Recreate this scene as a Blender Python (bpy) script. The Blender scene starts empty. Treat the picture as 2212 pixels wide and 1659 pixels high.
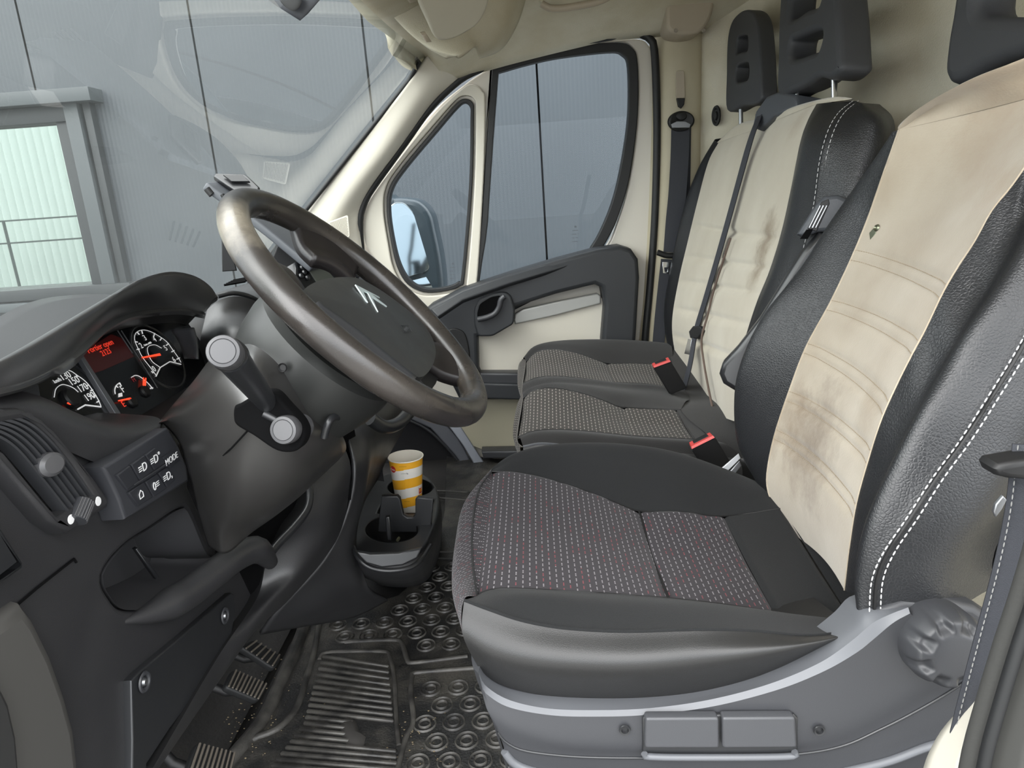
import bpy, bmesh, math, random
from mathutils import Vector as V, Matrix
S = bpy.context.scene
random.seed(4)
# ---------------------------------------------------------------- camera
FPX, CX, CY = 1530.0, 1106.0, 829.5
def nz(v): return v.normalized()
_D = nz(V((394., 5570., FPX)))
_Y = V((14., -422., FPX)).normalized(); _Y = nz(_Y - _D * _Y.dot(_D))
_X = _Y.cross(-_D)
CM = Matrix((_X, _Y, -_D))                # camera coords (right, down, forward) -> world
EYE = V((0, 0, .9))
cam = bpy.data.cameras.new('camera'); cam.lens = 36 * FPX / 2212; cam.sensor_width = 36; cam.clip_start = .02; cam.clip_end = 200
co = bpy.data.objects.new('camera', cam); S.collection.objects.link(co); S.camera = co
R3 = Matrix((CM @ V((1, 0, 0)), CM @ V((0, -1, 0)), CM @ V((0, 0, -1)))).transposed()
co.matrix_world = Matrix.Translation(EYE) @ R3.to_4x4()
# ---------------------------------------------------------------- light
W = bpy.data.worlds.new('overcast'); S.world = W; W.use_nodes = True
nt = W.node_tree; bg = nt.nodes['Background']
tc = nt.nodes.new('ShaderNodeTexCoord'); sx = nt.nodes.new('ShaderNodeSeparateXYZ'); rp = nt.nodes.new('ShaderNodeValToRGB')
nt.links.new(tc.outputs['Generated'], sx.inputs[0]); nt.links.new(sx.outputs['Z'], rp.inputs[0]); nt.links.new(rp.outputs[0], bg.inputs[0])
rp.color_ramp.elements[0].position = 0; rp.color_ramp.elements[0].color = (.42, .45, .48, 1)
rp.color_ramp.elements[1].position = .8; rp.color_ramp.elements[1].color = (1, 1, 1, 1)
bg.inputs[1].default_value = 7.0
sl = bpy.data.lights.new('sun', 'SUN'); sl.energy = 2.9; sl.angle = math.radians(60); sl.color = (1, .98, .95)
so = bpy.data.objects.new('sun', sl); S.collection.objects.link(so)
so.rotation_euler = V((.7, .9, -.6)).to_track_quat('-Z', 'Y').to_euler()
S.view_settings.view_transform = 'Standard'; S.view_settings.look = 'None'; S.view_settings.gamma = 1
S.view_settings.exposure = .1
# ---------------------------------------------------------------- pixel ray helpers: a photo pixel met with a real plane
def ray(px, py): return CM @ V(((px - CX) / FPX, (py - CY) / FPX, 1))
def aY(px, py, y): r = ray(px, py); return EYE + r * (y / r.y)
def aX(px, py, x): r = ray(px, py); return EYE + r * (x / r.x)
def aZ(px, py, z): r = ray(px, py); return EYE + r * ((z - EYE.z) / r.z)
def aP(px, py, p0, n): r = ray(px, py); return EYE + r * ((V(p0) - EYE).dot(n) / r.dot(n))
def cY(l): return [aY(*p) for p in l]
def kY(y, *l): return [aY(a, b, y) for a, b in l]
def kX(x, *l): return [aX(a, b, x) for a, b in l]
# ---------------------------------------------------------------- curves
def cat(pts, n=6, closed=False):
    k = len(pts); out = []
    if k < 3 and not closed: n = 2 * n
    for i in range(k if closed else k - 1):
        if closed: a, b, c, d = pts[i - 1], pts[i], pts[(i + 1) % k], pts[(i + 2) % k]
        else:
            b, c = pts[i], pts[i + 1]
            a = pts[i - 1] if i else b * 2 - c
            d = pts[i + 2] if i + 2 < k else c * 2 - b
        for j in range(n):
            t = j / n; t2 = t * t; t3 = t2 * t
            out.append(.5 * ((2 * b) + (c - a) * t + (2 * a - 5 * b + 4 * c - d) * t2 + (3 * b - a - 3 * c + d) * t3))
    if not closed: out.append(pts[-1].copy())
    return out
def resamp(p, n):
    L = [0]
    for i in range(1, len(p)): L.append(L[-1] + (p[i] - p[i - 1]).length)
    out = []; j = 0
    for k in range(n):
        t = L[-1] * k / (n - 1)
        while j < len(p) - 2 and L[j + 1] < t: j += 1
        d = L[j + 1] - L[j]
        out.append(p[j].lerp(p[j + 1], (t - L[j]) / d if d else 0))
    return out
def rs(p, n, sm=True): return resamp(cat(p, 8) if sm else p, n)
def rnd(pts, r, seg=4):                    # polygon with rounded corners
    out = []; k = len(pts)
    for i in range(k):
        a, b, c = pts[i - 1], pts[i], pts[(i + 1) % k]
        rr = min(r, (a - b).length * .45, (c - b).length * .45)
        p, q = b + (a - b).normalized() * rr, b + (c - b).normalized() * rr
        for j in range(seg + 1):
            t = j / seg; out.append(p * (1 - t) ** 2 + b * 2 * t * (1 - t) + q * t * t)
    return out
# ---------------------------------------------------------------- objects
WP = {}
def wpos(o): return WP.get(o.name, V((0, 0, 0))) if o else V((0, 0, 0))
def props(o, label=None, cat_=None, group=None, kind=None):
    if label: o['label'] = label
    if cat_: o['category'] = cat_
    if group: o['group'] = group
    if kind: o['kind'] = kind
    return o
def thing(name, label, cat_, loc, group=None):
    o = bpy.data.objects.new(name, None); S.collection.objects.link(o); o.empty_display_size = .05
    o.location = loc; WP[o.name] = V(loc); return props(o, label, cat_, group)
def link(name, me, m=None, parent=None, smooth=35, **kw):
    me.validate()
    vs = me.vertices; c = V((0, 0, 0))
    if len(vs):
        lo = V([min(v.co[i] for v in vs) for i in range(3)]); hi = V([max(v.co[i] for v in vs) for i in range(3)]); c = (lo + hi) / 2
    me.transform(Matrix.Translation(-c))
    if m and not me.materials: me.materials.append(m)
    if smooth:
        me.polygons.foreach_set('use_smooth', [True] * len(me.polygons))
        me.set_sharp_from_angle(angle=math.radians(smooth))
    o = bpy.data.objects.new(name, me); S.collection.objects.link(o)
    o.location = c - wpos(parent); WP[o.name] = c
    if parent: o.parent = parent
    return props(o, **kw)
def bmesh_link(name, bm, m, parent=None, smooth=35, **kw):
    bmesh.ops.recalc_face_normals(bm, faces=bm.faces[:])
    me = bpy.data.meshes.new(name); bm.to_mesh(me); bm.free()
    return link(name, me, m, parent, smooth, **kw)
def solid(o, t, off=0, bev=0):
    md = o.modifiers.new('s', 'SOLIDIFY'); md.thickness = t; md.offset = off
    if bev:
        b = o.modifiers.new('b', 'BEVEL'); b.width = bev; b.segments = 2
    return o
def skin(name, curves, m, parent=None, n=40, mm=6, lin=False, closed=False, th=0, off=1, sm=True, bumpf=None, caps=False, uv0=(0, 0), smooth=60, **kw):
    C = [rs(c, n, sm) for c in curves]
    rows = []
    for i in range(n):
        col = [c[i] for c in C]
        if len(col) == 2 or lin:
            o = []
            for a, b in zip(col, col[1:] + ([col[0]] if closed else [])):
                o += [a.lerp(b, j / mm) for j in range(mm)]
            if not closed: o.append(col[-1])
            rows.append(o)
        else: rows.append(cat(col, mm, closed))
    if bumpf:
        for i, r in enumerate(rows):
            for j in range(len(r)): r[j] = r[j] + bumpf(i / (n - 1), j / (len(r) - 1))
    k = len(rows[0]); bm = bmesh.new(); uvl = bm.loops.layers.uv.new('UVMap')
    vv = [[bm.verts.new(p) for p in r] for r in rows]
    mid = k // 2
    U = [uv0[0]]
    for i in range(1, n): U.append(U[-1] + (rows[i][mid] - rows[i - 1][mid]).length)
    kk = k if closed else k - 1
    UVv = []
    for r in rows:
        l = [uv0[1]]
        for j in range(1, k + 1): l.append(l[-1] + (r[j % k] - r[j - 1]).length)
        UVv.append(l)
    for i in range(n - 1):
        for j in range(kk):
            j2 = (j + 1) % k
            f = bm.faces.new((vv[i][j], vv[i + 1][j], vv[i + 1][j2], vv[i][j2]))
            for lp, (a, b) in zip(f.loops, ((i, j), (i + 1, j), (i + 1, j + 1), (i, j + 1))):
                lp[uvl].uv = (U[a], UVv[a][b])
    if caps:
        for r in (vv[0], vv[-1]):
            if closed or len(r) > 2:
                try: bm.faces.new(r)
                except ValueError: pass
    o = bmesh_link(name, bm, m, parent, smooth, **kw)
    if th: solid(o, th, off)
    return o
def basis(n, up=V((0, 0, 1))):
    n = nz(n); x = nz(up.cross(n)) if abs(up.dot(n)) < .98 else nz(V((1, 0, 0)).cross(n)); y = n.cross(x)
    return x, y, n
def plate(name, pts, nrm, th, m, parent=None, bev=.002, holes=(), smooth=False, r=0, up=V((0, 0, 1)), **kw):
    x, y, n = basis(nrm, up); c0 = sum(pts, V()) / len(pts)
    onp = lambda p: EYE + (p - EYE) * ((c0 - EYE).dot(n) / (p - EYE).dot(n))   # bring every outline point into the plate's plane
    pts = [onp(p) for p in pts]; holes = [[onp(p) for p in h] for h in holes]; o0 = pts[0]
    cu = bpy.data.curves.new(name, 'CURVE'); cu.dimensions = '2D'; cu.fill_mode = 'BOTH'
    cu.extrude = max(th / 2 - bev, .0001); cu.bevel_depth = bev; cu.bevel_resolution = 2; cu.offset = -bev
    for k, P in enumerate([pts] + list(holes)):
        if smooth and (k == 0 or smooth != 'out'): P = cat(P, 5, True)
        elif r: P = rnd(P, r)
        sp = cu.splines.new('POLY'); sp.points.add(len(P) - 1); sp.use_cyclic_u = True
        for q, p in zip(sp.points, P): d = p - o0; q.co = (d.dot(x), d.dot(y), 0, 1)
    to = bpy.data.objects.new('tmp', cu); me = bpy.data.meshes.new_from_object(to)
    bpy.data.objects.remove(to); bpy.data.curves.remove(cu)
    me.transform(Matrix.Translation(o0 - n * th / 2) @ Matrix((x, y, n)).transposed().to_4x4())
    return link(name, me, m, parent, 40, **kw)
def tube(name, pts, r, m, parent=None, seg=10, closed=False, n=0, flat=None, wid=None, smooth_=True, taper=None, **kw):
    if n: pts = (resamp(cat(pts, 8, closed) + ([pts[0].copy()] if closed else []), n + (1 if closed else 0))[:n] if closed else rs(pts, n))
    k = len(pts); bm = bmesh.new(); rings = []; prev = None
    for i, p in enumerate(pts):
        t = (pts[(i + 1) % k] - pts[i - 1]) if closed else (pts[min(i + 1, k - 1)] - pts[max(i - 1, 0)])
        t = nz(t)
        if flat:
            w = flat[i] if isinstance(flat, list) else flat
            a = nz(w - t * w.dot(t)); b = t.cross(a); hw, ht = wid
            rings.append([bm.verts.new(p + a * u * hw + b * v * ht) for u, v in ((-1, -1), (1, -1), (1, 1), (-1, 1))])
        else:
            if prev is None: prev = V((0, 0, 1)) if abs(t.z) < .9 else V((1, 0, 0))
            a = nz(prev - t * prev.dot(t)); prev = a; b = t.cross(a)
            rr = r * (taper(i / (k - 1)) if taper else 1)
            rings.append([bm.verts.new(p + (a * math.cos(q) + b * math.sin(q)) * rr) for q in [2 * math.pi * j / seg for j in range(seg)]])
    sg = len(rings[0])
    for i in range(k if closed else k - 1):
        A, B = rings[i], rings[(i + 1) % k]
        for j in range(sg): bm.faces.new((A[j], B[j], B[(j + 1) % sg], A[(j + 1) % sg]))
    if not closed: bm.faces.new(rings[0]); bm.faces.new(rings[-1])
    return bmesh_link(name, bm, m, parent, 35 if flat else 60, **kw)
def add_box(bm, c, s, rot=None, bev=0, seg=2):
    r = bmesh.ops.create_cube(bm, size=1); vs = r['verts']
    M_ = Matrix.Translation(c) @ (rot.to_4x4() if rot else Matrix()) @ Matrix.Diagonal((*s, 1))
    bmesh.ops.transform(bm, matrix=M_, verts=vs)
    if bev:
        es = {e for v in vs for e in v.link_edges}
        bmesh.ops.bevel(bm, geom=list(es), offset=bev, segments=seg, affect='EDGES', profile=.6)
def box(name, c, s, m, parent=None, rot=None, bev=.002, seg=2, **kw):
    bm = bmesh.new(); add_box(bm, V(c), s, rot, bev, seg); return bmesh_link(name, bm, m, parent, 35, **kw)
def lathe(name, prof, c, ax, m, parent=None, seg=40, ring=True, start=0, arc=2 * math.pi, sc=(1, 1), **kw):
    x, y, n = basis(V(ax)); bm = bmesh.new(); full = arc > 6.28
    R = []
    for r, h in prof:
        if r < 1e-6: R.append([bm.verts.new(V(c) + n * h)])
        else: R.append([bm.verts.new(V(c) + n * h + (x * math.cos(start + arc * k / seg) * sc[0] + y * math.sin(start + arc * k / seg) * sc[1]) * r) for k in range(seg if full else seg + 1)])
    for A, B in zip(R, R[1:]):
        for k in range(seg):
            k2 = (k + 1) % len(A) if len(A) > 1 else 0; l2 = (k + 1) % len(B) if len(B) > 1 else 0
            vs = []
            for v in (A[k % len(A)], A[k2], B[l2], B[k % len(B)]):
                if v not in vs: vs.append(v)
            if len(vs) > 2:
                try: bm.faces.new(vs)
                except ValueError: pass
    return bmesh_link(name, bm, m, parent, 35, **kw)
def pad(name, pts, nrm, h, skirt, m, parent=None, rings=8, p=2.6, smooth=True, inset=0, **kw):
    if smooth: pts = cat(pts, 4, True)
    c = sum(pts, V((0, 0, 0))) / len(pts); n = nz(nrm); bm = bmesh.new()
    R = [[bm.verts.new(q - n * skirt) for q in pts]]
    for k in range(rings):
        t = 1 - (k / rings) ** 1.6
        R.append([bm.verts.new(c + (q - c) * t + n * h * (1 - t ** p)) for q in pts])
    cv = bm.verts.new(c + n * h); N = len(pts)
    for A, B in zip(R, R[1:]):
        for j in range(N): bm.faces.new((A[j], A[(j + 1) % N], B[(j + 1) % N], B[j]))
    for j in range(N): bm.faces.new((R[-1][j], R[-1][(j + 1) % N], cv))
    bm.faces.new(R[0])
    return bmesh_link(name, bm, m, parent, 50, **kw)
def text(name, s, p, right, upv, size, m, parent=None, th=.0003, font_shear=0, sx=1, **kw):
    cu = bpy.data.curves.new(name, 'FONT'); cu.body = s; cu.size = size; cu.align_x = 'CENTER'; cu.align_y = 'CENTER'; cu.extrude = th
    to = bpy.data.objects.new('tmp', cu); me = bpy.data.meshes.new_from_object(to)
    bpy.data.objects.remove(to); bpy.data.curves.remove(cu)
    x = nz(right); y = nz(upv - x * upv.dot(x)); n = x.cross(y)
    me.transform(Matrix.Translation(p) @ Matrix((x * sx, y, n)).transposed().to_4x4())
    return link(name, me, m, parent, 0, **kw)
def stitches(name, pts, m, parent, r=.0007, dash=.005, gap=.0022, lift=V((0, 0, 0)), seg=5, **kw):
    P = cat(pts, 10); L = sum((P[i] - P[i - 1]).length for i in range(1, len(P)))
    n = max(2, int(L / (dash + gap))); Q = resamp(P, n * 3 + 1); bm = bmesh.new()
    for i in range(n):
        a, b = Q[3 * i] + lift, Q[3 * i + 2] + lift; t = nz(b - a); u = nz(V((0, 0, 1)).cross(t)) if abs(t.z) < .95 else V((1, 0, 0)); w = t.cross(u)
        A = [bm.verts.new(a + (u * math.cos(q) + w * math.sin(q)) * r * .6) for q in [6.283 * j / seg for j in range(seg)]]
        M_ = [bm.verts.new((a + b) / 2 + (u * math.cos(q) + w * math.sin(q)) * r) for q in [6.283 * j / seg for j in range(seg)]]
        B = [bm.verts.new(b + (u * math.cos(q) + w * math.sin(q)) * r * .6) for q in [6.283 * j / seg for j in range(seg)]]
        for X_, Z_ in ((A, M_), (M_, B)):
            for j in range(seg): bm.faces.new((X_[j], X_[(j + 1) % seg], Z_[(j + 1) % seg], Z_[j]))
        bm.faces.new(A); bm.faces.new(B)
    return bmesh_link(name, bm, m, parent, 60, **kw)
# ---------------------------------------------------------------- materials
def lin(c):
    f = lambda v: v / 12.92 if v <= .04045 else ((v + .055) / 1.055) ** 2.4
    return tuple(f(v / 255) for v in c) + (1,)
def mat(name, col, rough=.5, metal=0, bump=None, col2=None, nsc=6, nlo=.35, nhi=.65, spec=.5, emit=0, sheen=0, dirt=None, coat=0, rvar=0):
    m = bpy.data.materials.new(name); m.use_nodes = True; t = m.node_tree; N = t.nodes; L = t.links
    b = N['Principled BSDF']; b.inputs['Base Color'].default_value = lin(col); b.inputs['Roughness'].default_value = rough
    b.inputs['Metallic'].default_value = metal; b.inputs['Specular IOR Level'].default_value = spec
    if sheen: b.inputs['Sheen Weight'].default_value = sheen; b.inputs['Sheen Roughness'].default_value = .5
    if coat: b.inputs['Coat Weight'].default_value = coat; b.inputs['Coat Roughness'].default_value = .25
    if emit: b.inputs['Emission Color'].default_value = lin(col); b.inputs['Emission Strength'].default_value = emit
    g = N.new('ShaderNodeNewGeometry'); cur = None
    if col2:
        n = N.new('ShaderNodeTexNoise'); n.inputs['Scale'].default_value = nsc; n.inputs['Detail'].default_value = 6
        L.new(g.outputs['Position'], n.inputs['Vector'])
        r = N.new('ShaderNodeValToRGB'); r.color_ramp.elements[0].position = nlo; r.color_ramp.elements[1].position = nhi
        r.color_ramp.elements[0].color = lin(col); r.color_ramp.elements[1].color = lin(col2)
        L.new(n.outputs['Fac'], r.inputs[0]); L.new(r.outputs[0], b.inputs['Base Color']); cur = r.outputs[0]
    if dirt:                               # list of (point, radius, colour, strength): real stains with ragged edges
        for p, rad, dc, st in dirt:
            d = N.new('ShaderNodeVectorMath'); d.operation = 'DISTANCE'; d.inputs[1].default_value = p
            L.new(g.outputs['Position'], d.inputs[0])
            n2 = N.new('ShaderNodeTexNoise'); n2.inputs['Scale'].default_value = 28; n2.inputs['Detail'].default_value = 8; n2.inputs['Roughness'].default_value = .7
            L.new(g.outputs['Position'], n2.inputs['Vector'])
            a = N.new('ShaderNodeMath'); a.operation = 'MULTIPLY_ADD'; a.inputs[1].default_value = -1 / rad; a.inputs[2].default_value = 1.0
            L.new(d.outputs['Value'], a.inputs[0])
            a2 = N.new('ShaderNodeMath'); a2.operation = 'MULTIPLY_ADD'; a2.inputs[1].default_value = 1.6; a2.inputs[2].default_value = -.8
            L.new(n2.outputs['Fac'], a2.inputs[0])
            s = N.new('ShaderNodeMath'); s.operation = 'ADD'; L.new(a.outputs[0], s.inputs[0]); L.new(a2.outputs[0], s.inputs[1])
            mr = N.new('ShaderNodeMapRange'); mr.inputs['From Min'].default_value = 0; mr.inputs['From Max'].default_value = .9
            mr.inputs['To Max'].default_value = st; L.new(s.outputs[0], mr.inputs['Value'])
            mx = N.new('ShaderNodeMix'); mx.data_type = 'RGBA'; L.new(mr.outputs[0], mx.inputs[0])
            if cur: L.new(cur, mx.inputs[6])
            else: mx.inputs[6].default_value = lin(col)
            mx.inputs[7].default_value = lin(dc); cur = mx.outputs[2]; L.new(cur, b.inputs['Base Color'])
    if rvar:
        n = N.new('ShaderNodeTexNoise'); n.inputs['Scale'].default_value = 18; n.inputs['Detail'].default_value = 5; L.new(g.outputs['Position'], n.inputs['Vector'])
        mr = N.new('ShaderNodeMapRange'); mr.inputs['To Min'].default_value = rough - rvar; mr.inputs['To Max'].default_value = rough + rvar
        mr.inputs['From Min'].default_value = .3; mr.inputs['From Max'].default_value = .7
        L.new(n.outputs['Fac'], mr.inputs['Value']); L.new(mr.outputs[0], b.inputs['Roughness'])
    if bump:
        kind, sc, st, dist = bump
        if kind == 'vor':
            n = N.new('ShaderNodeTexVoronoi'); n.feature = 'DISTANCE_TO_EDGE'; n.inputs['Scale'].default_value = sc; out = n.outputs['Distance']
            cl = N.new('ShaderNodeMath'); cl.operation = 'MINIMUM'; cl.inputs[1].default_value = .25; L.new(out, cl.inputs[0]); out = cl.outputs[0]
        else:
            n = N.new('ShaderNodeTexNoise'); n.inputs['Scale'].default_value = sc; n.inputs['Detail'].default_value = 3; out = n.outputs['Fac']
        L.new(g.outputs['Position'], n.inputs['Vector'])
        bp = N.new('ShaderNodeBump'); bp.inputs['Strength'].default_value = st; bp.inputs['Distance'].default_value = dist
        L.new(out, bp.inputs['Height']); L.new(bp.outputs[0], b.inputs['Normal'])
    return m
def mnode(N, L, op, a, b=None, c=None):
    n = N.new('ShaderNodeMath'); n.operation = op
    for i, v in enumerate((a, b, c)):
        if v is None: continue
        if isinstance(v, (int, float)): n.inputs[i].default_value = v
        else: L.new(v, n.inputs[i])
    return n.outputs[0]
def dotted(name, base, white, red, sx=.0072, sy=.0046, r=.10):
    m = mat(name, base, .95, sheen=.08, spec=.25); t = m.node_tree; N = t.nodes; L = t.links; b = N['Principled BSDF']
    uv = N.new('ShaderNodeUVMap'); uv.uv_map = 'UVMap'; sp = N.new('ShaderNodeSeparateXYZ'); L.new(uv.outputs[0], sp.inputs[0])
    u = mnode(N, L, 'DIVIDE', sp.outputs[0], sx); col = mnode(N, L, 'FLOOR', u); fu = mnode(N, L, 'FRACT', u)
    par = mnode(N, L, 'MODULO', col, 2)
    v = mnode(N, L, 'DIVIDE', sp.outputs[1], sy / 2); fv = mnode(N, L, 'FRACT', v)
    vg = mnode(N, L, 'ADD', mnode(N, L, 'DIVIDE', mnode(N, L, 'FLOOR', v), 5.0), mnode(N, L, 'MULTIPLY', par, .5))
    grp = mnode(N, L, 'LESS_THAN', mnode(N, L, 'FRACT', vg), .55)
    du = mnode(N, L, 'MULTIPLY', mnode(N, L, 'SUBTRACT', fu, .5), sx / (sy / 2)); dv = mnode(N, L, 'SUBTRACT', fv, .5)
    d2 = mnode(N, L, 'ADD', mnode(N, L, 'MULTIPLY', du, du), mnode(N, L, 'MULTIPLY', dv, dv))
    dot = mnode(N, L, 'MULTIPLY', mnode(N, L, 'LESS_THAN', d2, r), grp)
    wn = N.new('ShaderNodeTexWhiteNoise'); wn.noise_dimensions = '2D'; cb = N.new('ShaderNodeCombineXYZ')
    L.new(col, cb.inputs[0]); L.new(mnode(N, L, 'FLOOR', mnode(N, L, 'DIVIDE', sp.outputs[1], sy * 4)), cb.inputs[1]); L.new(cb.outputs[0], wn.inputs['Vector'])
    isr = mnode(N, L, 'GREATER_THAN', wn.outputs['Value'], .8)
    mx = N.new('ShaderNodeMix'); mx.data_type = 'RGBA'; L.new(isr, mx.inputs[0]); mx.inputs[6].default_value = lin(white); mx.inputs[7].default_value = lin(red)
    m2 = N.new('ShaderNodeMix'); m2.data_type = 'RGBA'; L.new(dot, m2.inputs[0]); m2.inputs[6].default_value = lin(base); L.new(mx.outputs[2], m2.inputs[7])
    L.new(m2.outputs[2], b.inputs['Base Color']); return m
def glass(name, tint, haze=0, hazecol=(200, 205, 205), rough=.0, ior=1.5):
    m = bpy.data.materials.new(name); m.use_nodes = True; t = m.node_tree; N = t.nodes; L = t.links; N.clear()
    o = N.new('ShaderNodeOutputMaterial'); tr = N.new('ShaderNodeBsdfTransparent'); tr.inputs[0].default_value = (*tint, 1)
    gl = N.new('ShaderNodeBsdfGlossy'); gl.inputs['Roughness'].default_value = rough
    lw = N.new('ShaderNodeLayerWeight'); lw.inputs[0].default_value = .5; r0 = ((ior - 1) / (ior + 1)) ** 2   # Schlick, same from both sides
    fz = mnode(N, L, 'MULTIPLY_ADD', mnode(N, L, 'POWER', lw.outputs['Facing'], 5.), 1 - r0, r0)
    mx = N.new('ShaderNodeMixShader'); L.new(fz, mx.inputs[0]); L.new(tr.outputs[0], mx.inputs[1]); L.new(gl.outputs[0], mx.inputs[2])
    out = mx.outputs[0]
    if haze:
        df = N.new('ShaderNodeBsdfTranslucent'); df.inputs[0].default_value = lin(hazecol); d2 = N.new('ShaderNodeBsdfDiffuse'); d2.inputs[0].default_value = lin(hazecol)
        ad = N.new('ShaderNodeAddShader'); L.new(df.outputs[0], ad.inputs[0]); L.new(d2.outputs[0], ad.inputs[1])
        m2 = N.new('ShaderNodeMixShader'); g = N.new('ShaderNodeNewGeometry'); n = N.new('ShaderNodeTexNoise'); n.inputs['Scale'].default_value = 3; n.inputs['Detail'].default_value = 8
        L.new(g.outputs['Position'], n.inputs['Vector']); mr = N.new('ShaderNodeMapRange'); mr.inputs['To Min'].default_value = haze * .5; mr.inputs['To Max'].default_value = haze * 1.5
        L.new(n.outputs['Fac'], mr.inputs['Value']); L.new(mr.outputs[0], m2.inputs[0]); L.new(out, m2.inputs[1]); L.new(ad.outputs[0], m2.inputs[2]); out = m2.outputs[0]
    L.new(out, o.inputs[0]); return m
PL = mat('black grained plastic', (39, 39, 41), .46, bump=('noise', 900, .3, .0005), rvar=.05, spec=.85)
PLs = mat('smooth black plastic', (35, 36, 38), .33, rvar=.05, spec=.7)
PLd = mat('deep black plastic', (20, 20, 21), .55)
PLg = mat('slate grey plastic', (53, 54, 57), .42, bump=('noise', 1300, .15, .0004), rvar=.05)
PLh = mat('silver grey plastic', (88, 90, 94), .4)
KNOB = mat('knob grey plastic', (72, 72, 74), .38)
RUB = mat('black rubber', (26, 27, 28), .55)
LEA = mat('black leather', (33, 34, 36), .36, bump=('vor', 330, .5, .0012), rvar=.05)
LEAS = mat('smooth side leather', (38, 38, 38), .36, bump=('vor', 700, .25, .0006))
LEAW = mat('worn wheel leather', (36, 34, 33), .3, bump=('noise', 700, .2, .0004), col2=(54, 50, 47), nsc=14, rvar=.1, spec=.7, dirt=[(tuple(aY(520, 500, .68)), .055, (140, 132, 118), .75), (tuple(aY(940, 880, .80)), .06, (110, 100, 86), .6), (tuple(aY(560, 610, .66)), .03, (110, 104, 94), .5)])
FAB = mat('black fabric', (27, 28, 29), .95, bump=('noise', 1200, .6, .0008), sheen=.05, spec=.25)
DOT = dotted('dotted charcoal fabric', (44, 41, 45), (150, 146, 150), (135, 62, 70))
DOT2 = dotted('dusty dotted fabric', (56, 53, 50), (150, 145, 138), (150, 140, 135), sx=.0075, sy=.007, r=.12)
BEI = mat('beige plastic', (210, 205, 192), .62, bump=('noise', 900, .1, .0003))
PNT = mat('cream painted steel', (214, 209, 198), .3, coat=.3)
HEAD = mat('beige headliner felt', (205, 200, 182), .95, bump=('noise', 500, .7, .001), col2=(190, 182, 158), nsc=9)
BULK = mat('beige bulkhead felt', (206, 201, 184), .95, bump=('noise', 450, .7, .001), col2=(194, 186, 164), nsc=7)
TAU = mat('taupe plastic', (172, 161, 143), .5)
CHR = mat('chrome', (210, 212, 215), .15, metal=1)
STL = mat('dull steel', (150, 152, 155), .35, metal=.9)
REDP = mat('red plastic', (205, 70, 66), .4)
WHT = mat('white print', (225, 225, 225), .6)
STW = mat('white thread', (205, 205, 205), .8)
STB = mat('beige thread', (165, 150, 128), .9)
DRK = mat('black void', (8, 8, 9), .9, spec=.1)  # flat black: painted shade in openings, also dark joints and slots
BELT = mat('black webbing', (48, 50, 56), .7, bump=('noise', 1500, .5, .0006))
NY = V((0, -1, 0))
def st(o): o['kind'] = 'structure'; return o
# ================================================================ outside
ASPH = mat('asphalt', (118, 118, 116), .9, bump=('noise', 60, .5, .01), col2=(134, 133, 130), nsc=3)
WALLM = mat('grey profiled cladding', (54, 59, 63), .5, col2=(58, 63, 67), nsc=1.2)
bm = bmesh.new(); add_box(bm, V((0, 0, -.5)), (60, 60, .1)); st(bmesh_link('floor_outside', bm, ASPH))
# hall wall: cladding sheets with fine ribs and open joints between the sheets
def ribs(x0, x1, z0, z1, y, pitch, amp, bm):
    n = max(2, int((x1 - x0) / pitch)); pr = None
    for i in range(n * 2 + 1):
        x = x0 + (x1 - x0) * i / (n * 2); d = y + (amp if i % 2 else 0)
        c = [bm.verts.new((x, d, z0)), bm.verts.new((x, d, z1))]
        if pr: bm.faces.new((pr[0], c[0], c[1], pr[1]))
        pr = c
bm = bmesh.new()
for k in range(-7, 4):
    x0 = -2.828 + .993 * k + .006; x1 = x0 + .993 - .012
    if k in (-1, -2, -3):
        for za, zb in ((-.45, .50), (1.66, 5.6)):
            ribs(x0, x1, za, zb, 4.5, .024, .0009, bm)
        continue
    if k == 0:                             # the window ends inside this sheet
        ribs(x0, x0 + .29, -.45, .50, 4.5, .024, .0009, bm); ribs(x0, x0 + .29, 1.66, 5.6, 4.5, .024, .0009, bm)
        ribs(x0 + .29, x1, -.45, 5.6, 4.5, .024, .0009, bm); continue
    ribs(x0, x1, -.45, 5.6, 4.5, .024, .0009, bm)
st(bmesh_link('wall_outside', bm, WALLM, None, 0))
bm = bmesh.new(); add_box(bm, V((-3.5, 4.64, 2.5)), (12, .05, 6.1)); st(bmesh_link('wall_behind', bm, mat('dark joint filler', (28, 30, 31), .9)))
FRM = mat('grey window frame', (60, 65, 67), .5); FRD = mat('dark window frame', (30, 34, 36), .5)
wn = thing('window_4', 'steel framed hall window reflecting a pale ribbed facade, left of the wall', 'window', (-3.6, 4.5, .5)); wn['kind'] = 'structure'
box('lintel', (-3.85, 4.44, 1.60), (2.83, .16, .075), FRM, wn, bev=.004)
box('jamb', (-2.60, 4.47, 1.02), (.085, .10, 1.1), FRM, wn, bev=.004)
box('jamb', (-2.515, 4.48, 1.02), (.045, .08, 1.1), FRD, wn, bev=.004)
box('head', (-3.85, 4.49, 1.515), (2.5, .09, .09), FRD, wn, bev=.004)
box('inner_jamb', (-2.685, 4.50, 1.0), (.09, .07, 1.0), FRD, wn, bev=.004)
box('sill', (-3.85, 4.46, .47), (2.8, .14, .07), FRD, wn, bev=.004)
box('sill_board', (-3.85, 4.44, .40), (2.9, .16, .05), FRM, wn, bev=.004)
MIR = bpy.data.materials.new('mirrored glazing'); MIR.use_nodes = True; b = MIR.node_tree.nodes['Principled BSDF']
b.inputs['Base Color'].default_value = lin((172, 182, 178)); b.inputs['Metallic'].default_value = 1; b.inputs['Roughness'].default_value = .01
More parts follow.
